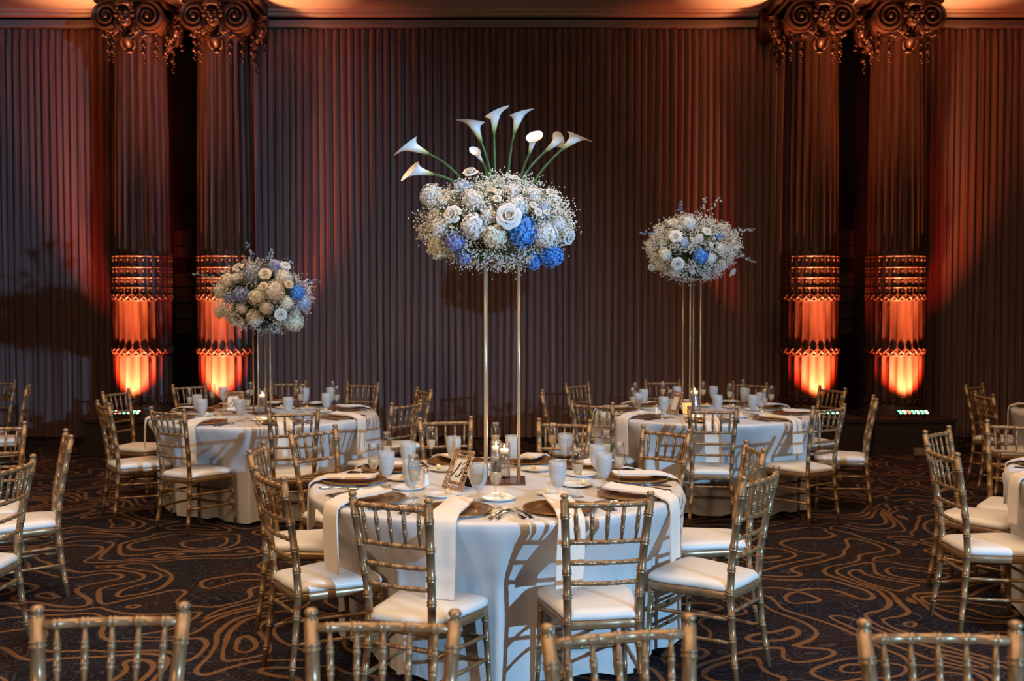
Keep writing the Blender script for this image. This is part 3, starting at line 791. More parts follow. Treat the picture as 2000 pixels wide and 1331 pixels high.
def cutlery_meshes():
    def strip(path, name):       # path: (y, half width, z, thickness)
        mb = MB(); n = len(path)
        for y, hw, z, t in path: mb.v += [(-hw,y,z-t/2),(hw,y,z-t/2),(hw*0.8,y,z+t/2),(-hw*0.8,y,z+t/2)]
        for i in range(n-1):
            for k in range(4): mb.f.append((i*4+k, i*4+(k+1) % 4, (i+1)*4+(k+1) % 4, (i+1)*4+k)); mb.m.append(0)
        mb.f += [(3,2,1,0), tuple((n-1)*4+k for k in range(4))]; mb.m += [0,0]
        return mb
    f = strip([(-0.095,0.006,0.003,0.003),(-0.085,0.0095,0.004,0.0035),(-0.06,0.008,0.005,0.004),(0.0,0.0035,0.009,0.004),(0.035,0.0035,0.009,0.003),(0.045,0.011,0.007,0.0022),(0.055,0.012,0.006,0.002)], 'f')
    for k in range(4):
        x = -0.009+0.006*k; f.tube([(x,0.053,0.006),(x,0.075,0.007),(x,0.095,0.012)], [0.0019,0.0018,0.001], 5)
    kn = strip([(-0.11,0.006,0.003,0.004),(-0.10,0.009,0.004,0.006),(-0.05,0.0075,0.005,0.006),(0.0,0.006,0.005,0.005),(0.01,0.010,0.004,0.002),(0.07,0.010,0.003,0.0016),(0.10,0.006,0.002,0.0014),(0.108,0.002,0.002,0.001)], 'k')
    s = strip([(-0.095,0.006,0.003,0.003),(-0.085,0.0095,0.004,0.0035),(-0.06,0.008,0.005,0.004),(0.0,0.0035,0.009,0.004),(0.035,0.004,0.010,0.003)], 's')
    s.ellipsoid((0,0.062,0.008), (0.019,0.030,0.006), 14, 8)
    return f.mesh('fork', M['steel'], True, 50), kn.mesh('knife', M['steel'], True, 50), s.mesh('spoon', M['steel'], True, 50)
FORK, KNIFE, SPOON = cutlery_meshes()

def put(name, meshes, loc, rz, label, cat, group, scale=None):
    o = link(name, meshes[0][1], None, loc, (0,0,rz), scale)
    for nm, me in meshes[1:]: link(nm, me, o)
    return tag(o, label, cat, group)
def goblet(x, y, label, group, rz=0):
    e = empty('water_goblet', (x, y, ZT+0.0005), rz)
    for nm, me in zip(('foot','bowl','ice_water'), GOB): link(nm, me, e)
    tag(e, label, 'glass', group)
def flute(x, y, label, group):
    e = empty('champagne_flute', (x, y, ZT+0.0005), random.uniform(0,6))
    for nm, me in zip(('flute_glass','sparkling_wine'), FLU): link(nm, me, e)
    tag(e, label, 'glass', group)
def napkin(c, cl, a, r_in, hang, label, group, skew=0.0, wid=0.058, seed=0):
    """folded linen strip from the charger out over the table edge, radial direction a"""
    rnd = random.Random(seed); path = []
    r = r_in
    zc = ZT+0.020
    prof = [(r_in,zc+0.014),(r_in+0.03,zc+0.010),(r_in+0.10,zc+0.008),(0.80,zc+0.008),(0.862,zc+0.005),(0.895,ZT+0.013),(R0-0.002,ZT+0.009),(R0+0.010,ZT-0.002)]
    for rr, z in prof: path.append((rr, z, None))
    if hang > 0.02:
        n = max(3, int(hang/0.03))
        for i in range(1, n+1): path.append((None, ZT-0.012-hang*i/n, i/n))
    NW = 8; top = []; bot = []
    wob = [rnd.uniform(-0.008,0.008) for _ in range(4)]
    for i, (rr, z, hu) in enumerate(path):
        rowt = []; rowb = []
        for k in range(NW+1):
            u = (k/NW*2-1)*wid*(1.0 + (0.06*math.sin(3*hu+wob[0]*99) if hu else 0))
            t = min(1.0, max(0.0, ((rr if rr else 0.95)-r_in)/(0.93-r_in)))
            lat = u + skew*(t-0.5) + (wob[1]*hu*2 if hu else 0)
            aa = a + lat/0.93 if rr is None else None
            if rr is None:
                base = max(cl.r(aa % (2*PI), z), cl.r(aa % (2*PI), min(ZT-0.03, z+0.05)), R0+0.010)
                q = base + 0.006 + 0.004*math.sin(u*60+wob[2]*400)*hu
                x = c.x + q*math.cos(aa); y = c.y + q*math.sin(aa)
                rowb.append((x, y, z)); rowt.append((c.x+(q+0.007)*math.cos(aa), c.y+(q+0.007)*math.sin(aa), z))
            else:
                lift = 0.004*math.sin(u*45+wob[3]*300) if i < 4 else 0.0
                # near the rim follow the round edge
                q = rr if rr < 0.86 else math.sqrt(max(0.1, rr*rr - lat*lat))
                x = c.x + q*math.cos(a) - lat*math.sin(a); y = c.y + q*math.sin(a) + lat*math.cos(a)
                if i < len(prof)-1:
                    rowb.append((x, y, z+lift)); rowt.append((x, y, z+lift+0.009))
                else:
                    nx, ny = math.cos(a), math.sin(a)
                    rowb.append((x, y, z)); rowt.append((x+0.006*nx, y+0.006*ny, z+0.005))
        top.append(rowt); bot.append(rowb)
    mb = MB(); n = len(path); w_ = NW+1
    for row in top: mb.v += row
    off = len(mb.v)
    for row in bot: mb.v += row
    for i in range(n-1):
        for k in range(NW):
            mb.f.append((i*w_+k, i*w_+k+1, (i+1)*w_+k+1, (i+1)*w_+k)); mb.f.append((off+i*w_+k, off+(i+1)*w_+k, off+(i+1)*w_+k+1, off+i*w_+k+1))
        mb.f.append((i*w_, (i+1)*w_, off+(i+1)*w_, off+i*w_)); mb.f.append((i*w_+NW, off+i*w_+NW, off+(i+1)*w_+NW, (i+1)*w_+NW))
    for k in range(NW):
        mb.f.append((k, off+k, off+k+1, k+1)); e0 = (n-1)*w_; mb.f.append((e0+k, e0+k+1, off+e0+k+1, off+e0+k))
    mb.m = [0]*len(mb.f)
    o = mb.build('napkin', M['napkin'], None, True, 60)
    return tag(o, label, 'napkin', group)

def setting(c, cl, a, where, gname, full=True, hang=0.28, skew=0.0, bread=True, cut=4, seed=0, r_in=0.58, wid=0.058):
    ca, sa = math.cos(a), math.sin(a)
    def P(r, lat): return (c.x + r*ca - lat*sa, c.y + r*sa + lat*ca)
    # looking from the seat towards the centre, the diner's right hand is at +lat when lat axis is (-sin, cos)... flip so right = -axis
    x, y = P(0.715, 0)
    o = link('charger_plate', CHG, None, (x, y, ZT+0.0006), (0,0,a)); link('beaded_rim', CHG_RIM, o)
    tag(o, 'gold beaded charger plate at %s' % where, 'plate', 'gold chargers on '+gname)
    napkin(c, cl, a, r_in, hang, 'folded ivory napkin at %s' % where, 'ivory napkins on '+gname, skew, wid, seed)
    if cut:
        rot = a + PI/2      # tines and blades point to the table centre
        items = [('knife',KNIFE,0.184,0.0),('spoon',SPOON,0.214,0.0),('fork',FORK,-0.179,0.0),('fork',FORK,-0.212,0.0)][:cut] if cut != 2 else [('knife',KNIFE,0.192,0.0),('fork',FORK,-0.19,0.0)]
        for i, (nm, me, lat, da) in enumerate(items):
            x, y = P(0.735, lat)
            lab = {'knife':'steel knife','spoon':'steel spoon'}.get(nm) or ('inner steel fork' if lat > -0.19 else 'outer steel fork')
            put(nm, [(nm, me)], (x, y, ZT+0.0008), rot+random.uniform(-0.03,0.03)+da, '%s at %s' % (lab, where), nm, 'cutlery on '+gname)
def bread(c, a, where, gname, r=0.50, lat=-0.17, pos=None):
    x, y = pos if pos else (c.x + r*math.cos(a) - lat*math.sin(a), c.y + r*math.sin(a) + lat*math.cos(a))
    put('bread_plate', [('bread_plate', BREAD)], (x, y, ZT+0.0006), 0, 'small white bread plate at %s' % where, 'plate', 'bread plates on '+gname)
    b = random.uniform(0, 6.28)
    put('butter_ball', [('butter_ball', BUTTER)], (x+0.035*math.cos(b), y+0.035*math.sin(b), ZT+0.0075), b, 'butter ball on bread plate at %s' % where, 'butter', 'butter balls on '+gname)
def ang(c, p): return math.atan2(p.y-c.y, p.x-c.x) % (2*PI)

# --- table 13: each thing put where it stands on the cloth
g13 = 'the calla lily table'
chargers = [(727,978),(890,1000),(1095,998),(1222,969),(1251,938),(1165,912),(1037,900),(882,901),(738,915),(677,942)]
names13 = ['front left','front centre','front right','near right','right','rear right','rear centre right','rear centre left','rear left','left']
hangs = [0.27,0.30,0.26,0.25,0.10,0.2,0.2,0.2,0.1,0.22]
skews = [0.05,0.02,-0.10,-0.05,0.0,0.06,-0.05,0.05,0.0,0.02]
ANG13 = []
for i, (px, py) in enumerate(chargers):
    a = ang(TM, unproject(px, py, ZT)); ANG13.append(a)
    setting(TM, CM, a, 'the %s place of the calla lily table' % names13[i], g13, hang=hangs[i], skew=skews[i], seed=40+i, r_in=(0.62,0.60,0.56,0.58,0.60,0.62,0.62,0.62,0.60,0.60)[i])
def nearest(p, used):
    a = ang(TM, p); best = min((i for i in range(10) if i not in used), key=lambda i: abs((ANG13[i]-a+PI) % (2*PI)-PI)); used.add(best); return names13[best]
U = set()
for px, py in [(755,951),(797,928),(803,974),(886,915),(934,981),(1001,913),(1089,974),(1104,908),(1166,935),(1179,955)]:
    p = unproject(px, py, ZT); goblet(p.x, p.y, 'misted water goblet at the %s place of the calla lily table' % nearest(p, U), 'water goblets on '+g13)
U = set()
for px, py in [(730,959),(756,928),(809,987),(842,914),(968,993),(968,903),(1128,972),(1080,904),(1209,955),(1184,924)]:
    p = unproject(px, py, ZT); flute(p.x, p.y, 'champagne flute at the %s place of the calla lily table' % nearest(p, U), 'champagne flutes on '+g13)
U = set()
for px, py in [(797,956),(863,970),(867,920),(786,938),(972,977),(1084,968),(1125,950),(1048,920),(1136,930),(956,915)]:
    p = unproject(px, py, ZT); bread(TM, 0, 'the %s place of the calla lily table' % nearest(p, U), g13, pos=(p.x, p.y))

def shaker(px, py, label):
    p = unproject(px, py, ZT); e = empty('salt_shaker', (p.x, p.y, ZT+0.0005))
    mb = MB(); mb.lathe([(0.0,0.0),(0.017,0.0),(0.018,0.004),(0.012,0.055),(0.011,0.062),(0.0,0.063)], 8, cap=False); mb.build('body', M['white_plastic'], e)
    mb = MB(); mb.lathe([(0.0125,0.060),(0.013,0.068),(0.011,0.076),(0.006,0.082),(0.0,0.083)], 14, cap=True); mb.build('cap', M['steel'], e)
    tag(e, label, 'shaker', 'salt shakers')
shaker(832,949,'white salt shaker with steel cap on the calla lily table')

def digits(text, size):
    cu = bpy.data.curves.new('digits', 'FONT'); cu.body = text; cu.size = size; cu.shear = 0.35; cu.extrude = 0.0006; cu.align_x = 'CENTER'; cu.align_y = 'CENTER'; cu.offset = -0.0018
    o = bpy.data.objects.new('digits', cu); col.objects.link(o); dg = bpy.context.evaluated_depsgraph_get()
    me = bpy.data.meshes.new_from_object(o.evaluated_get(dg)); bpy.data.objects.remove(o); me.materials.clear(); me.materials.append(M['ink']); return me
def script_digits(text, h):
    """thin and thick pen strokes, slanted like copperplate figures"""
    strokes = {
     '1': [[(-0.10,0.28),(0.02,0.36),(0.10,0.5)], [(0.10,0.5),(0.06,0.2),(-0.02,-0.2),(-0.08,-0.5)]],
     '3': [[(-0.16,0.34),(-0.10,0.45),(0.02,0.5),(0.14,0.44),(0.17,0.30),(0.10,0.12),(-0.04,0.03)], [(-0.04,0.03),(0.10,0.0),(0.16,-0.14),(0.12,-0.34),(-0.02,-0.48),(-0.16,-0.47),(-0.22,-0.36),(-0.15,-0.30)]],
     '2': [[(-0.15,0.30),(-0.08,0.44),(0.06,0.5),(0.17,0.42),(0.17,0.26),(0.06,0.04),(-0.10,-0.22),(-0.24,-0.44)], [(-0.24,-0.44),(-0.12,-0.36),(0.02,-0.46),(0.12,-0.48),(0.20,-0.36)]],
    }
    mb = MB(); x0 = -0.24*(len(text)-1)
    for i, ch in enumerate(text):
        for st in strokes[ch]:
            # smooth the stroke
            pts = []
            for j in range(len(st)-1):
                p0 = Vector(st[max(0,j-1)]); p1 = Vector(st[j]); p2 = Vector(st[j+1]); p3 = Vector(st[min(len(st)-1,j+2)])
                for q in range(5):
                    t = q/5; v = 0.5*((2*p1)+(p2-p0)*t+(2*p0-5*p1+4*p2-p3)*t*t+(3*p1-p0-3*p2+p3)*t**3); pts.append(v)
            pts.append(Vector(st[-1])); n = len(pts)
            V = []; F = []
            for j, p in enumerate(pts):
                d = (pts[min(n-1,j+1)]-pts[max(0,j-1)]).normalized(); nr = Vector((-d.y, d.x))
                wd = 0.014 + 0.040*max(0, -d.y)**1.5*math.sin(PI*min(1,max(0,j/(n-1))))
                for s in (-1,1):
                    q = p + nr*wd*s; q = Vector((q.x + x0 + 0.48*i + 0.38*q.y, q.y))
                    for zz in (0.0, 0.001): V.append((q.x*h, q.y*h, zz))
            for j in range(n-1):
                b = j*4; F += [(b+1,b+5,b+7,b+3),(b,b+2,b+6,b+4),(b,b+4,b+5,b+1),(b+2,b+3,b+7,b+6)]
            mb.add(V, F)
    return mb.mesh('digits', M['ink'], False)
def number_frame(loc, rz, lean, text, label, W=0.17, H=0.20):
    """filigree easel frame; its face looks along local -Y"""
    e = empty('table_number_frame', loc, rz)
    R = Matrix.Rotation(-lean, 4, 'X')
    def tilt(o): o.rotation_euler = (-lean, 0, 0); o.location = (0,0,0.004); return o
    fb = MB(); rnd = random.Random(5); bw = 0.034
    # open scrollwork: rings and beads over thin rails
    for (x0,z0,x1,z1) in ((-W/2,0,W/2,0),(-W/2,H,W/2,H),(-W/2,0,-W/2,H),(W/2,0,W/2,H),(-W/2+bw,bw,W/2-bw,bw),(-W/2+bw,H-bw,W/2-bw,H-bw),(-W/2+bw,bw,-W/2+bw,H-bw),(W/2-bw,bw,W/2-bw,H-bw)):
        fb.tube([(x0,0,z0),(x1,0,z1)], 0.0028, 6)
    def scroll(cx, cz, r, a0):
        pts = [(cx+r*(1-0.65*t)*math.cos(a0+t*8.5), -0.001, cz+r*(1-0.65*t)*math.sin(a0+t*8.5)) for t in [i/12 for i in range(13)]]
        fb.tube(pts, 0.0017, 5)
    n = int(W/0.0175); m = int(H/0.0175)
    for i in range(n+1):
        for dz in (0.008, 0.026):
            x = -W/2 + W*i/n
            scroll(x, dz, 0.0085, rnd.uniform(0,6)); scroll(x, H-dz, 0.0085, rnd.uniform(0,6))
    for j in range(m+1):
        for dx in (0.008, 0.026):
            z = H*j/m; scroll(-W/2+dx, z, 0.0085, rnd.uniform(0,6)); scroll(W/2-dx, z, 0.0085, rnd.uniform(0,6))
    tilt(fb.build('filigree_border', M['frame_gold'], e))
    c = MB(); c.box(-W/2+bw-0.004, W/2-bw+0.004, 0.002, 0.004, bw-0.004, H-bw+0.004); tilt(c.build('card', M['card'], e, smooth=False))
    k = MB(); k.box(-W/2+bw-0.010, W/2-bw+0.010, 0.0045, 0.0075, bw-0.010, H-bw+0.010); bk = tilt(k.build('backing', M['black'], e, smooth=False))
    # easel strut reaching the table behind
    top = Vector((0, 0.62*H*math.sin(lean)+0.008, 0.62*H*math.cos(lean)))
    s = MB(); V = [(-0.022,top.y,top.z),(0.022,top.y,top.z),(0.03,top.y+0.04,0.001),(-0.03,top.y+0.04,0.001)]; V += [(x,y+0.003,z) for x,y,z in V]
    s.add(V, [(0,1,2,3),(7,6,5,4),(0,4,5,1),(1,5,6,2),(2,6,7,3),(3,7,4,0)]); s.build('easel_strut', M['black'], e, smooth=False)
    if text:
        d = link('digits', script_digits(text, 0.075), e); d.location = R @ Vector((0, 0.0005, H/2)) + Vector((0,0,0.004)); d.rotation_euler = (PI/2-lean, 0, 0)
    tag(e, label, 'table number', 'filigree table number frames')
p = (unproject(870,951,ZT)+unproject(897,964,ZT))/2
number_frame((p.x, p.y, ZT+0.003), -0.86, 0.42, '13', 'gold filigree frame with number 13 on the calla lily table', 0.15, 0.19)

def candle_cylinder(px, py, label, h=0.19, r=0.032, fill=0.135, depth=ZT):
    p = unproject(px, py, ZT); e = empty('floating_candle_vase', (p.x, p.y, ZT+0.0105))
    g = MB(); g.lathe([(0.0,0.0),(r,0.0),(r,h),(r-0.002,h),(r-0.002,0.008),(0.0,0.008)], 28, cap=False); g.build('glass_cylinder', M['glass'], e)
    wt = MB(); wt.lathe([(0.0,0.009),(r-0.003,0.009),(r-0.003,fill),(0.0,fill)], 24, cap=False); wt.build('water', M['clear_water'], e)
    c = MB(); c.lathe([(0.0,fill-0.012),(r-0.010,fill-0.010),(r-0.0055,fill+0.004),(r-0.0055,fill+0.010),(r-0.010,fill+0.013),(0.0,fill+0.012)], 20, cap=False); ca = c.build('candle', M['wax'], e)
    f = MB(); f.lathe([(0.0,fill+0.014),(0.0035,fill+0.018),(0.0045,fill+0.024),(0.003,fill+0.032),(0.0,fill+0.040)], 10, cap=False); f.build('flame', M['flame'], ca)
    l = bpy.data.lights.new('candle_light', 'POINT'); l.energy = 0.55; l.color = (1.0,0.62,0.28); l.shadow_soft_size = 0.006
    lo = bpy.data.objects.new('candle_light', l); col.objects.link(lo); lo.location = (p.x, p.y, ZT+0.0105+fill+0.048)
    tag(e, label, 'candle', 'floating candles in glass cylinders')

def flower_stand(px, py, height, half, pole_r, rz, label, base_half):
    p = unproject(px, py, ZT); e = empty('flower_stand', (p.x, p.y, ZT+0.0005), rz)
    b = MB(); b.box(-base_half,base_half,-base_half,base_half,0,0.010); b.build('base_plate', M['mirror_base'], e, smooth=False)
    for sx in (-1,1):
        for sy in (-1,1):
            t = MB(); t.tube([(sx*half,sy*half,0.010),(sx*half,sy*half,height)], pole_r, 10); t.build('pole', M['stand'], e)
    t = MB(); q = half+0.02; t.box(-q,q,-q,q,height,height+0.008); t.build('top_plate', M['stand'], e, smooth=False)
    tag(e, label, 'flower stand', 'tall gold flower stands')
    return Vector((p.x, p.y, ZT+height+0.009))

# ------------------------------------------------------------------ flowers
def hydrangea_mesh(name, m, seed):
    rnd = random.Random(seed); mb = MB(); N = 165; ga = PI*(3-math.sqrt(5))
    mb.ellipsoid((0,0,0), (0.78,0.78,0.78), 12, 8)
    for i in range(N):
        y = 1-2*(i+0.5)/N; r = math.sqrt(1-y*y); a = ga*i
        n = Vector((r*math.cos(a), r*math.sin(a), y)); n = (n + Vector((rnd.uniform(-.15,.15), rnd.uniform(-.15,.15), rnd.uniform(-.15,.15)))).normalized()
        c = n*rnd.uniform(0.80, 1.02)
        u = n.cross(Vector((0.3,0.5,0.8))).normalized(); v = n.cross(u); t0 = rnd.uniform(0, 6.28); s = rnd.uniform(0.13,0.19)
        for k in range(4):
            b = t0 + k*PI/2
            d = u*math.cos(b)+v*math.sin(b); e = u*-math.sin(b)+v*math.cos(b)
            mb.add([c, c+d*s*0.55+e*s*0.5+n*0.03, c+d*s*1.05+n*rnd.uniform(0.0,0.10), c+d*s*0.55-e*s*0.5+n*0.03], [(0,1,2,3)])
    return mb.mesh(name, m, False)
HYD = {k: [hydrangea_mesh('hydrangea', M['hyd_'+k], 5*i+len(k)) for i in range(2)] for k in ('white','cream','blue','peri','pale')}
def petal_mesh(r0, r1, h, curl, wid):
    """a cupped petal: wraps the axis at radius r0, opens to r1 at height h, its lip rolled outward by curl"""
    mb = MB(); NU, NV = 6, 6
    for j in range(NV+1):
        t = j/NV
        for i in range(NU+1):
            u = (i/NU*2-1); hw = wid*(0.55+0.45*math.sin(PI*min(1, 0.15+0.55*t)))*(1-0.75*max(0,t-0.6)**1.4)
            a = u*hw
            r = r0 + (r1-r0)*t**1.2 + curl*max(0, t-0.62)**1.5*3.2*(1-0.5*u*u)
            z = h*(1-(1-t)**1.8) - curl*1.1*max(0, t-0.74)**1.3*3.0 - 0.13*h*u*u*t*t
            mb.v.append((r*math.cos(a), r*math.sin(a), z))
    w_ = NU+1
    for j in range(NV):
        for i in range(NU): mb.f.append((j*w_+i, j*w_+i+1, (j+1)*w_+i+1, (j+1)*w_+i)); mb.m.append(0)
    return mb
PET = [petal_mesh(0.12,0.22,0.74,-0.02,1.5), petal_mesh(0.20,0.36,0.72,0.05,1.15), petal_mesh(0.26,0.56,0.66,0.12,0.92), petal_mesh(0.28,0.80,0.54,0.22,0.72)]
PET_ME = [PET[0].mesh('petal', M['petal_core']), PET[1].mesh('petal', M['petal']), PET[2].mesh('petal', M['petal']), PET[3].mesh('petal', M['petal'])]
LAY = [(0, 3, 0.0, 0.02), (1, 4, 0.5, 0.0), (2, 5, 1.1, -0.03), (3, 6, 0.3, -0.10)]
def rose_core():
    mb = MB()
    pts = [(0.16*(1-t)*math.cos(t*11), 0.16*(1-t)*math.sin(t*11), 0.60+0.10*t) for t in [i/22 for i in range(23)]]
    V = []; F = []
    for x, y, z in pts: V += [(x,y,0.12),(x,y,z)]
    for i in range(len(pts)-1): F.append((2*i,2*i+2,2*i+3,2*i+1))
    mb.add(V, F); mb.ellipsoid((0,0,0.15), (0.30,0.30,0.20), 10, 6); mb.ellipsoid((0,0,0.36), (0.15,0.15,0.30), 10, 8)
    return mb
ROSE_CORE = rose_core().mesh('rose', M['petal_core'])
def rose_full(m0, m1, name):
    mb = rose_core()
    for li, n, off, dz in LAY:
        for k in range(n):
            a = off+2*PI*k/n+0.25*math.sin(k*7+li); R = Matrix.Rotation(a, 4, 'Z') @ Matrix.Rotation(0.14*math.sin(k*5+li*3), 4, 'Y')
            mb.add([R @ Vector(v) + Vector((0,0,dz)) for v in PET[li].v], PET[li].f, 0 if li == 0 else 1)
    return mb.mesh(name, [m0, m1])
ROSE = rose_full(M['petal_core'], M['petal'], 'rose'); ROSE_CREAM = rose_full(M['petal_core'], M['petal_core'], 'rose')
def leaf_mesh():
    mb = MB(); V = []; n = 7
    for i in range(n+1):
        t = i/n; hw = 0.30*math.sin(PI*t**0.8)
        V += [(t, -hw, 0.10*math.sin(PI*t)+0.05), (t, 0, 0.10*math.sin(PI*t)), (t, hw, 0.10*math.sin(PI*t)+0.05)]
    F = []
    for i in range(n): b = i*3; F += [(b,b+3,b+4,b+1),(b+1,b+4,b+5,b+2)]
    mb.add(V, F); return mb.mesh('leaf', M['leaf'])
LEAF = leaf_mesh()
def align(n): return Vector(n).to_track_quat('Z', 'Y').to_euler()
def spathe_mesh(L, seed, flare=1.0):
    """rolled calla bloom along +Z from its throat, tip toward +X"""
    rnd = random.Random(seed); mb = MB(); NU, NV = 26, 14; alongs = []
    for j in range(NV+1):
        t = j/NV
        for i in range(NU+1):
            u = i/NU; a = -PI*1.10 + 2*PI*1.10*u           # overlaps itself at the back
            tip = (0.5+0.5*math.cos(a)); 
            ln = L*(0.62 + 0.38*tip)
            r = L*(0.050 + 0.13*t**1.2 + flare*0.30*max(0,t-0.58)**1.5*1.6)
            r *= (1 + 0.10*abs(u-0.5)*2*0.6)
            z = ln*t - flare*L*0.7*max(0, t-0.68)**1.5*(1.0-0.35*tip)
            x = r*math.cos(a) + L*0.10*t*t*tip; y = r*math.sin(a)*(1-0.35*tip**8*t**6)
            mb.v.append((x + flare*L*0.22*max(0,t-0.85)*tip**4, y, z)); alongs.append(t)
    w_ = NU+1
    for j in range(NV):
        for i in range(NU): mb.f.append((j*w_+i, j*w_+i+1, (j+1)*w_+i+1, (j+1)*w_+i)); mb.m.append(0)
    me = mb.mesh('spathe', M['lily'])
    at = me.attributes.new('along', 'FLOAT', 'POINT'); at.data.foreach_set('value', alongs[:len(me.vertices)])
    return me
def calla(parent, origin, base, bend, throat, tip, L, seed, flare=1.0, tipdir=None):
    pts = []
    P0, P1, P2 = Vector(base)-origin, Vector(bend)-origin, Vector(throat)-origin
    for i in range(13):
        t = i/12; pts.append(P0*(1-t)**2 + P1*2*t*(1-t) + P2*t*t)
    mb = MB(); mb.tube(pts, [0.0065-0.0010*i/12 for i in range(13)], 8)
    st = mb.build('calla_lily', M['stem'], parent)
    d = (Vector(tip)-Vector(throat)); 
    d2 = (d.normalized()*0.65 + (pts[-1]-pts[-2]).normalized()*0.55).normalized()
    z = d2; td = Vector(tipdir) if tipdir else d; x = (td - z*td.dot(z))
    if x.length < 1e-3: x = Vector((1,0,0)) - z*z.x
    x.normalize(); y = z.cross(x)
    R = Matrix((x, y, z)).transposed().to_euler()
    s = link('spathe', spathe_mesh(L, seed, flare), st, P2 - z*0.006, R)
    k = MB(); k.tube([(0,0,L*0.12),(0,0,L*0.35),(0,0,L*0.58)], [0.004,0.0045,0.0025], 8); sp = k.build('spadix', M['butter'], st); sp.location = P2; sp.rotation_euler = R
    return st
def gypsophila(parent, rad, ctr, n_cl, per, seed, dot=0.0046, zmin=-1.0, blooms=()):
    rnd = random.Random(seed); mb = MB(); st = MB()
    for i in range(n_cl):
        while True:
            d = Vector((rnd.gauss(0,1), rnd.gauss(0,1), rnd.gauss(0,1))).normalized()
            if d.z > zmin: break
        k = rnd.uniform(0.92, 1.12)
        c = Vector((d.x*rad[0]*k, d.y*rad[1]*k, d.z*rad[2]*k)) + ctr
        if rnd.random() < 0.78 and any((c-bp).length < br*1.12 for bp, br in blooms): continue
        i0 = Vector((d.x*rad[0]*0.6, d.y*rad[1]*0.6, d.z*rad[2]*0.6)) + ctr
        sp = rnd.uniform(0.022, 0.045)
        for j in range(per):
            q = c + Vector((rnd.gauss(0,sp*0.6), rnd.gauss(0,sp*0.6), rnd.gauss(0,sp*0.6)))
            mb.octa(q, rnd.uniform(0.6,1.2)*dot)
            if j % 4 == 0: st.tube([i0.lerp(c,0.6), q], 0.0007, 3, caps=False)
    a = mb.build('gypsophila', M['gyp'], parent, False); a['kind'] = 'stuff'
    b = st.build('gypsophila_stems', M['stem'], parent); b['kind'] = 'stuff'
def sprig(parent, p0, p1, n, m, seed):
    rnd = random.Random(seed); p0 = Vector(p0); p1 = Vector(p1); mid = (p0+p1)/2 + Vector((0,0,0.02))
    mb = MB(); pts = [p0*(1-t)**2+mid*2*t*(1-t)+p1*t*t for t in [i/8 for i in range(9)]]; mb.tube(pts, 0.0018, 5, 0)
    for i in range(n):
        t = 0.35+0.65*i/n; q = p0*(1-t)**2+mid*2*t*(1-t)+p1*t*t + Vector((rnd.uniform(-1,1),rnd.uniform(-1,1),rnd.uniform(-1,1)))*0.022*(1.2-t*0.7)
        for k in range(5):
            a = rnd.uniform(0,6.28)+k*1.26; s = rnd.uniform(0.008,0.014)*(1.3-0.6*t); nn = Vector((rnd.uniform(-1,1),rnd.uniform(-1,0.2),rnd.uniform(-1,1))).normalized()
            u = nn.cross(Vector((0.2,0.6,0.7))).normalized(); v = nn.cross(u); d = u*math.cos(a)+v*math.sin(a); e = v*math.cos(a)-u*math.sin(a)
            mb.add([q, q+d*s*0.6+e*s*0.5, q+d*s*1.2+nn*s*0.3, q+d*s*0.6-e*s*0.5], [(0,1,2,3)], 1)
    return mb.build('delphinium_sprig', [M['stem'], m], parent, False)
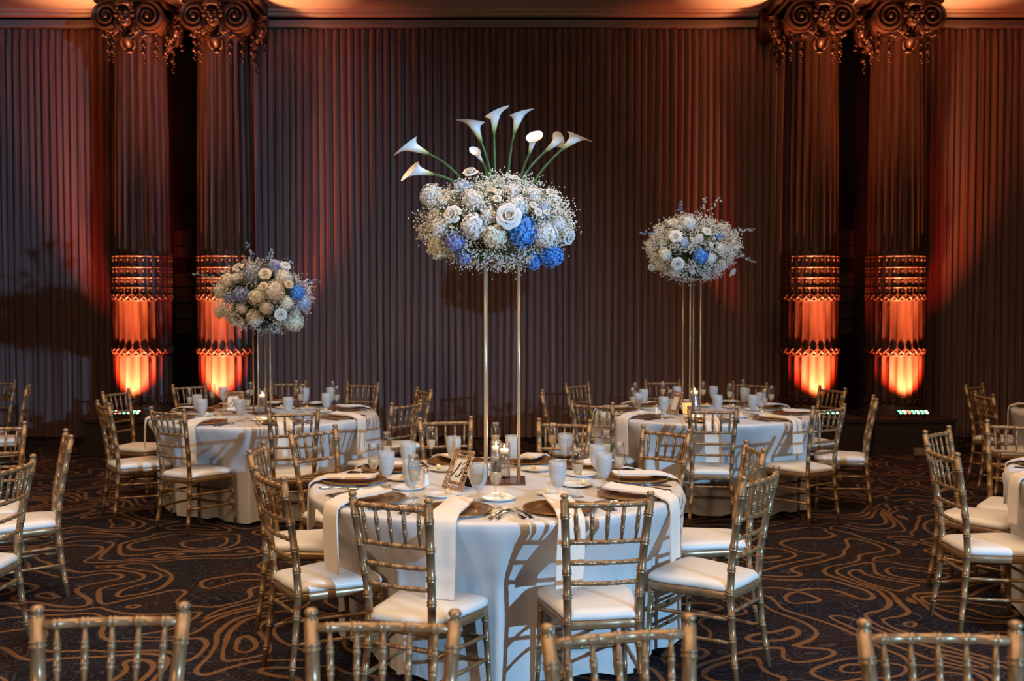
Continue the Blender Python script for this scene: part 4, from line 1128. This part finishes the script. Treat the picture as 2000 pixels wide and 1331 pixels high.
def arrangement(org, depth, center_px, rad, conv, hyds, roses, spray, label, seed, gyp, petals_as_parts=False):
    """org: stand top. Blooms sit on an ellipsoid; conv turns zoom pixels into frame pixels"""
    e = empty('flower_arrangement', org); rnd = random.Random(seed)
    cw = at_depth(center_px[0], center_px[1], depth); ctr = cw - org
    core = MB(); core.ellipsoid((ctr.x, ctr.y, ctr.z-0.02), (rad[0]*0.72, rad[1]*0.72, rad[2]*0.72), 18, 12); core.v = [(x+rnd.uniform(-.012,.012), y+rnd.uniform(-.012,.012), z+rnd.uniform(-.012,.012)) for x,y,z in core.v]
    core.build('foliage', M['leaf'], e)
    dz = ctr.z - rad[2]*0.6
    dsh = MB(); dsh.lathe([(0.075,-0.0005),(0.085,0.0),(0.11,0.05),(0.115,max(0.06,dz*0.7)),(0.09,max(0.07,dz*0.8))], 24, (0,0,0.0)); dsh.build('bowl', M['black'], e)
    ppm = FPX/depth
    def place(zx, zy, zr, inset):
        px, py = conv(zx, zy); q = at_depth(px, py, depth) - cw
        x, z = q.x/rad[0], q.z/rad[2]; s = x*x+z*z
        if s > 0.97: k = math.sqrt(0.97/s); yy = 0.12; 
        else: yy = math.sqrt(1-s)
        y = -yy*rad[1]
        # keep the pixel row and column true at the nearer depth
        p = at_depth(px, py, depth + y*inset) - org
        n = Vector((q.x/rad[0]**2, y/rad[1]**2, q.z/rad[2]**2)).normalized()
        return p, n, zr
    sc_ = conv(1,0)[0]-conv(0,0)[0]; blooms = []
    for zx, zy, zr, kind in hyds:
        p, n, r = place(zx, zy, zr, 0.95); R = r*sc_/ppm; blooms.append((p, R))
        link('hydrangea', HYD[kind][rnd.randrange(2)], e, p, (rnd.uniform(0,6),rnd.uniform(0,6),rnd.uniform(0,6)), (R*rnd.uniform(0.95,1.15),R*rnd.uniform(0.9,1.05),R*rnd.uniform(0.85,1.02)))
    for rr in roses:
        zx, zy, zr = rr[:3]; p, n, r = place(zx, zy, zr, 1.15); R = r*sc_/ppm; blooms.append((p, R*1.1))
        n = (n + Vector((0,-0.55,0.05))).normalized()
        rot = align(n)
        if petals_as_parts and zr > 40:
            core_o = link('rose', ROSE_CORE, e, p - n*R*0.25, rot, R)
            for li, cnt, off, dzz in LAY:
                for k in range(cnt):
                    link('petal', PET_ME[li], core_o, (0,0,dzz), Euler((0,0.14*math.sin(k*5+li*3+zx),off+2*PI*k/cnt+0.25*math.sin(k*7+li+zy))))
        else:
            link('rose', ROSE_CREAM if len(rr) > 3 else ROSE, e, p - n*R*0.2, rot, R)
    for zx, zy, zr in spray:
        p, n, r = place(zx, zy, zr, 1.15); R = r*sc_/ppm; blooms.append((p, R))
        link('spray_rose', ROSE_CREAM, e, p - n*R*0.2, align((n+Vector((0,-0.5,0.1))).normalized()), R*1.05)
    # the unseen back carries blooms too
    for i in range(9):
        a = rnd.uniform(0.15, PI-0.15); zz = rnd.uniform(-0.6,0.7); c = math.sqrt(1-zz*zz)
        p = Vector((rad[0]*0.85*c*math.cos(a), rad[1]*0.85*c*math.sin(a), rad[2]*0.85*zz)) + ctr
        link('hydrangea', HYD[('white','cream','peri','white')[i % 4]][i % 2], e, p, (i,2*i,3*i), 0.055)
    for i in range(46):
        a = rnd.uniform(0, 2*PI); zz = rnd.uniform(-0.95,0.8); c = math.sqrt(1-zz*zz)
        d = Vector((c*math.cos(a), c*math.sin(a), zz)); p = Vector((rad[0]*0.66*d.x, rad[1]*0.66*d.y, rad[2]*0.66*d.z)) + ctr
        d2 = (d+Vector((rnd.uniform(-.4,.4),rnd.uniform(-.4,.4),rnd.uniform(-.3,.5)))).normalized()
        link('leaf', LEAF, e, p, d2.to_track_quat('X','Z').to_euler(), rnd.uniform(0.08,0.13))
    gypsophila(e, rad, ctr, gyp[0], gyp[1], seed, gyp[2], -1.0, blooms)
    tag(e, label, 'flowers', 'tall floral centrepieces')
    return e, cw, ctr

# --- table 13 centrepiece
org = flower_stand(981, 941, 1.155, 0.082, 0.0085, 0.0, 'tall gold four-legged stand under the calla lily flowers', 0.115)
DM = org.y
cv = lambda zx, zy: (760+zx/3.598, 180+zy/3.598)
e13, cw, ctr = arrangement(org, DM, (972, 435), (0.345, 0.29, 0.200), cv,
  [(305,735,88,'white'),(590,765,80,'white'),(600,940,92,'white'),(362,950,68,'white'),(350,1090,82,'cream'),(1100,1000,92,'white'),(905,800,78,'white'),(740,1010,88,'cream'),
   (470,1040,80,'peri'),(525,1150,68,'peri'),(935,980,100,'blue'),(1015,1190,60,'blue'),(1140,1150,84,'blue'),(525,690,72,'pale'),(1080,825,58,'pale'),(870,700,60,'white'),(1010,720,60,'white'),(700,870,55,'white'),(1190,930,55,'white')],
  [(840,870,92),(445,860,66),(312,865,52,1),(1142,718,58),(1265,1022,60),(570,562,58),(838,592,34),(888,606,34)],
  [(710,685,30),(762,702,30),(757,750,33),(1012,795,30),(1047,845,31),(1105,845,28),(412,700,33),(390,755,40),(220,962,25),(278,960,26),(222,1018,27),(1235,862,27),(1257,895,24)],
  'lush white and blue flower arrangement topped with tall calla lilies', 21, (900, 15, 0.0042), True)
def W(zx, zy, dy=0.0): return at_depth(*cv(zx, zy), DM+dy)
for i, (b, m, t, tip, L, fl, dy, td) in enumerate([
  ((530,645),(430,500),(270,432),(90,360),0.170,1.0,-0.05,(-0.7,-0.25,-0.7)),
  ((490,650),(400,590),(300,577),(110,530),0.160,0.7,-0.12,(-0.3,0.1,-1.0)),
  ((722,620),(700,480),(645,345),(555,150),0.165,1.1,-0.02,(-1,-0.25,0.1)),
  ((748,660),(740,450),(738,285),(765,95),0.155,1.0,0.0,(1,-0.35,0.1)),
  ((838,580),(850,420),(880,285),(945,85),0.155,0.8,0.02,(1,-0.1,0.2)),
  ((918,620),(945,520),(988,428),(1005,265),0.125,0.9,-0.06,(0.5,0.9,0.1)),
  ((925,650),(960,540),(1100,415),(1225,310),0.130,1.0,0.03,(0.3,-0.9,0.4)),
  ((1000,665),(1080,520),(1222,398),(1370,280),0.155,1.1,-0.03,(0.8,-0.1,-0.6)),
  ((720,660),(690,560),(655,490),(585,400),0.095,0.4,-0.10,(-0.6,0.8,0.2))]):
    calla(e13, org, W(*b, dy*0.3), W(*m, dy*0.6), W(*t, dy), W(*tip, dy-0.03), L, i, fl, td)
candle_cylinder(985, 938, 'floating candle in a clear glass cylinder by the stand on the calla lily table', 0.178, 0.030, 0.135)
candle_cylinder(969, 929, 'second floating candle cylinder, behind the other on the calla lily table', 0.172, 0.028, 0.13)

# --- table 21
g21 = 'the left rear table'
def seat_angle(c, fin):
    p = (unproject(fin[0], fin[1], 0.908)+unproject(fin[2], fin[3], 0.908))/2; return ang(c, p)
def dress(c, cl, seats, tname, gname, hangs, gob, flu, extra=()):
    A = []
    for i, (fin, nm, lab) in enumerate(seats):
        a = seat_angle(c, fin); A.append((a, nm)); where = 'the %s place of %s' % (nm, tname)
        setting(c, cl, a, where, gname, hang=hangs[i], skew=random.uniform(-0.06,0.06), cut=3, seed=60+i+int(c.x*10), r_in=0.64)
        bread(c, a, where, gname, 0.455, -0.11)
    for kind, lst in (('g', gob), ('f', flu)):
        U = set()
        for px, py in lst:
            p = unproject(px, py, ZT); aa = ang(c, p); rest = [i for i in range(len(A)) if i not in U]
            bi = min(rest, key=lambda i: abs((A[i][0]-aa+PI) % (2*PI)-PI)); U.add(bi); where = 'the %s place of %s' % (A[bi][1], tname)
            if kind == 'g': goblet(p.x, p.y, 'misted water goblet at ' + where, 'water goblets on '+gname)
            else: flute(p.x, p.y, 'champagne flute at ' + where, 'champagne flutes on '+gname)
dress(TL, CL, left_seats, 'the left rear table', g21, [0.26,0.24,0.22,0.2,0.2,0.2,0.2,0.3,0.26],
      [(386,813),(395,824),(436,793),(469,824),(563,819),(596,797),(638,810),(646,796)],
      [(371,813),(415,801),(484,819),(490,796),(587,806),(579,792),(658,807),(650,794)])
p = unproject(452, 812, ZT); number_frame((p.x, p.y, ZT+0.003), -0.12, 0.30, '21', 'gold filigree frame with number 21 on the left rear table', 0.16, 0.19)
candle_cylinder(513, 806, 'floating candle in a clear glass cylinder on the left rear table', 0.185, 0.040, 0.125)
o21 = flower_stand(512, 809, 0.70, 0.052, 0.006, 0.62, 'low gold four-legged stand on the left rear table', 0.085)
cv21 = lambda zx, zy: (160+zx/3.327, 460+zy/3.327)
e21, cw, ctr = arrangement(o21, o21.y, (513, 578), (0.365, 0.30, 0.275), cv21,
  [(950,300,55,'cream'),(908,365,48,'cream'),(1380,560,68,'cream'),(1120,535,58,'cream'),(1250,370,64,'white'),(1312,280,54,'white'),(1140,400,58,'cream'),(1110,250,62,'pale'),
   (1040,390,62,'peri'),(960,410,36,'peri'),(1250,212,50,'peri'),(1400,370,50,'blue'),(1440,440,52,'pale'),(1200,470,45,'white'),(1330,440,45,'cream'),(1040,470,40,'white'),(900,500,40,'cream'),(1000,280,36,'white')],
  [(1015,210,44),(1190,252,44),(970,540,54),(1010,548,50),(1290,515,44),(1320,200,40),(1250,180,36,1)], [(895,515,34),(1345,320,30),(1180,330,28)],
  'low dome of cream roses and blue hydrangeas on the left rear table', 22, (330, 15, 0.0050))
def sprigs(e, org, cvf, lst):
    for i, (a, b, n, k) in enumerate(lst):
        sprig(e, at_depth(*cvf(*a), org.y+0.03)-org, at_depth(*cvf(*b), org.y-0.05)-org, n, M['hyd_'+k], 90+i)
sprigs(e21, o21, cv21, [((1120,220),(1072,35),16,'pale'),((1210,200),(1235,85),14,'pale'),((960,330),(712,245),22,'pale'),((1400,320),(1545,300),14,'peri'),((1320,230),(1360,170),12,'pale')])

# --- right rear table
gR = 'the right rear table'
dress(TR, CR, right_seats, 'the right rear table', gR, [0.27,0.24,0.22,0.2,0.2,0.2,0.2,0.2,0.26],
      [(1257,800),(1245,809),(1296,818),(1322,793),(1393,792),(1401,814),(1454,797),(1470,814),(1486,808)],
      [(1235,812),(1240,798),(1294,794),(1309,817),(1373,795),(1425,800),(1451,789),(1493,815),(1506,806)])
p = unproject(1312, 811, ZT); number_frame((p.x, p.y, ZT+0.003), -1.15, 0.34, None, 'gold filigree number frame seen from the side on the right rear table', 0.15, 0.19)
shaker(1282,810,'white salt shaker with steel cap on the right rear table')
def hurricane(px, py, label):
    p = unproject(px, py, ZT); e = empty('candle_vase', (p.x, p.y, ZT+0.0105))
    g = MB(); g.lathe([(0.0,0.0),(0.047,0.0),(0.050,0.004),(0.048,0.03),(0.034,0.11),(0.033,0.13),(0.040,0.170),(0.044,0.180),(0.042,0.180),(0.031,0.13),(0.032,0.11),(0.046,0.03)], 28, cap=False); g.build('glass', M['glass'], e)
    wt = MB(); wt.lathe([(0.0,0.006),(0.045,0.006),(0.045,0.03),(0.031,0.11),(0.030,0.135),(0.0,0.135)], 24, cap=False); wt.build('water', M['clear_water'], e)
    c = MB(); c.lathe([(0.0,0.125),(0.026,0.127),(0.030,0.140),(0.030,0.152),(0.026,0.156),(0.0,0.155)], 20, cap=False); ca = c.build('candle', M['wax'], e)
    f = MB(); f.lathe([(0.0,0.157),(0.0035,0.161),(0.0045,0.167),(0.003,0.175),(0.0,0.184)], 10, cap=False); f.build('flame', M['flame'], ca)
    l = bpy.data.lights.new('candle_light', 'POINT'); l.energy = 0.7; l.color = (1.0,0.62,0.28); l.shadow_soft_size = 0.006
    lo = bpy.data.objects.new('candle_light', l); col.objects.link(lo); lo.location = (p.x, p.y, ZT+0.21)
    tag(e, label, 'candle')
oR = flower_stand(1350, 806, 1.115, 0.052, 0.006, 0.42, 'tall gold four-legged stand on the right rear table', 0.085)
hurricane(1356, 802, 'lit candle in a waisted glass vase on the right rear table')
def votive(px, py, label, h, m):
    p = unproject(px, py, ZT); e = empty('votive_candle', (p.x, p.y, ZT+0.0105)); g = MB()
    for k in range(12):
        a = 2*PI*k/12; g.tube([(0.026*math.cos(a),0.026*math.sin(a),0.002),(0.034*math.cos(a),0.034*math.sin(a),h)], 0.006, 6)
    g.lathe([(0.0,0.0),(0.027,0.0),(0.035,h-0.004),(0.032,h-0.004),(0.025,0.006),(0.0,0.006)], 24, cap=False); g.build('votive_cup', m, e)
    c = MB(); c.lathe([(0.0,0.008),(0.022,0.008),(0.024,h*0.55),(0.0,h*0.55)], 16, cap=False); c.build('candle', M['wax'], e)
    f = MB(); f.lathe([(0.0,h*0.56),(0.004,h*0.62),(0.005,h*0.70),(0.0,h*0.9)], 8, cap=False); f.build('flame', M['flame'], e)
    tag(e, label, 'candle', 'small votives on the right rear table')
votive(1341, 811, 'ribbed gold votive cup glowing on the right rear table', 0.09, M['votive'])
cvR = lambda zx, zy: (1230+zx/6.654, 370+zy/6.654)
eR, cw, ctr = arrangement(oR, oR.y, (1352, 484), (0.345, 0.30, 0.245), cvR,
  [(765,450,105,'white'),(450,845,88,'cream'),(920,870,100,'blue'),(1150,612,55,'blue'),(700,690,70,'pale'),(1050,900,70,'white'),(380,1000,60,'cream'),(900,640,60,'white'),(1180,760,60,'white')],
  [(595,615,90),(1000,550,66),(620,970,92),(560,430,74,1),(282,1020,56),(1300,890,70,1),(1190,490,56,1),(1330,1080,64,1)], [(820,1080,34),(1060,720,30)],
  'dome of white roses and baby\'s breath on the right rear table', 23, (620, 16, 0.0050))
sprigs(eR, oR, cvR, [((420,600),(140,565),18,'peri'),((640,380),(665,150),14,'peri'),((900,360),(985,90),14,'white'),((960,340),(1190,120),16,'white'),((1180,590),(1625,525),26,'pale'),((1300,800),(1640,960),16,'pale')])

# --- settings glimpsed on the tables cut by the right edge
for c, cl, nm, A in ((TN, CN, 'the near right-edge table', (3.05, 2.4, 3.75)), (TF, CF, 'the far right-edge table', (2.6, 3.3, 3.9))):
    for i, a in enumerate(A):
        wh = 'the %s place of %s' % (('left','rear left','front left')[i], nm)
        setting(c, cl, a, wh, nm, hang=0.22, cut=2, seed=120+i)
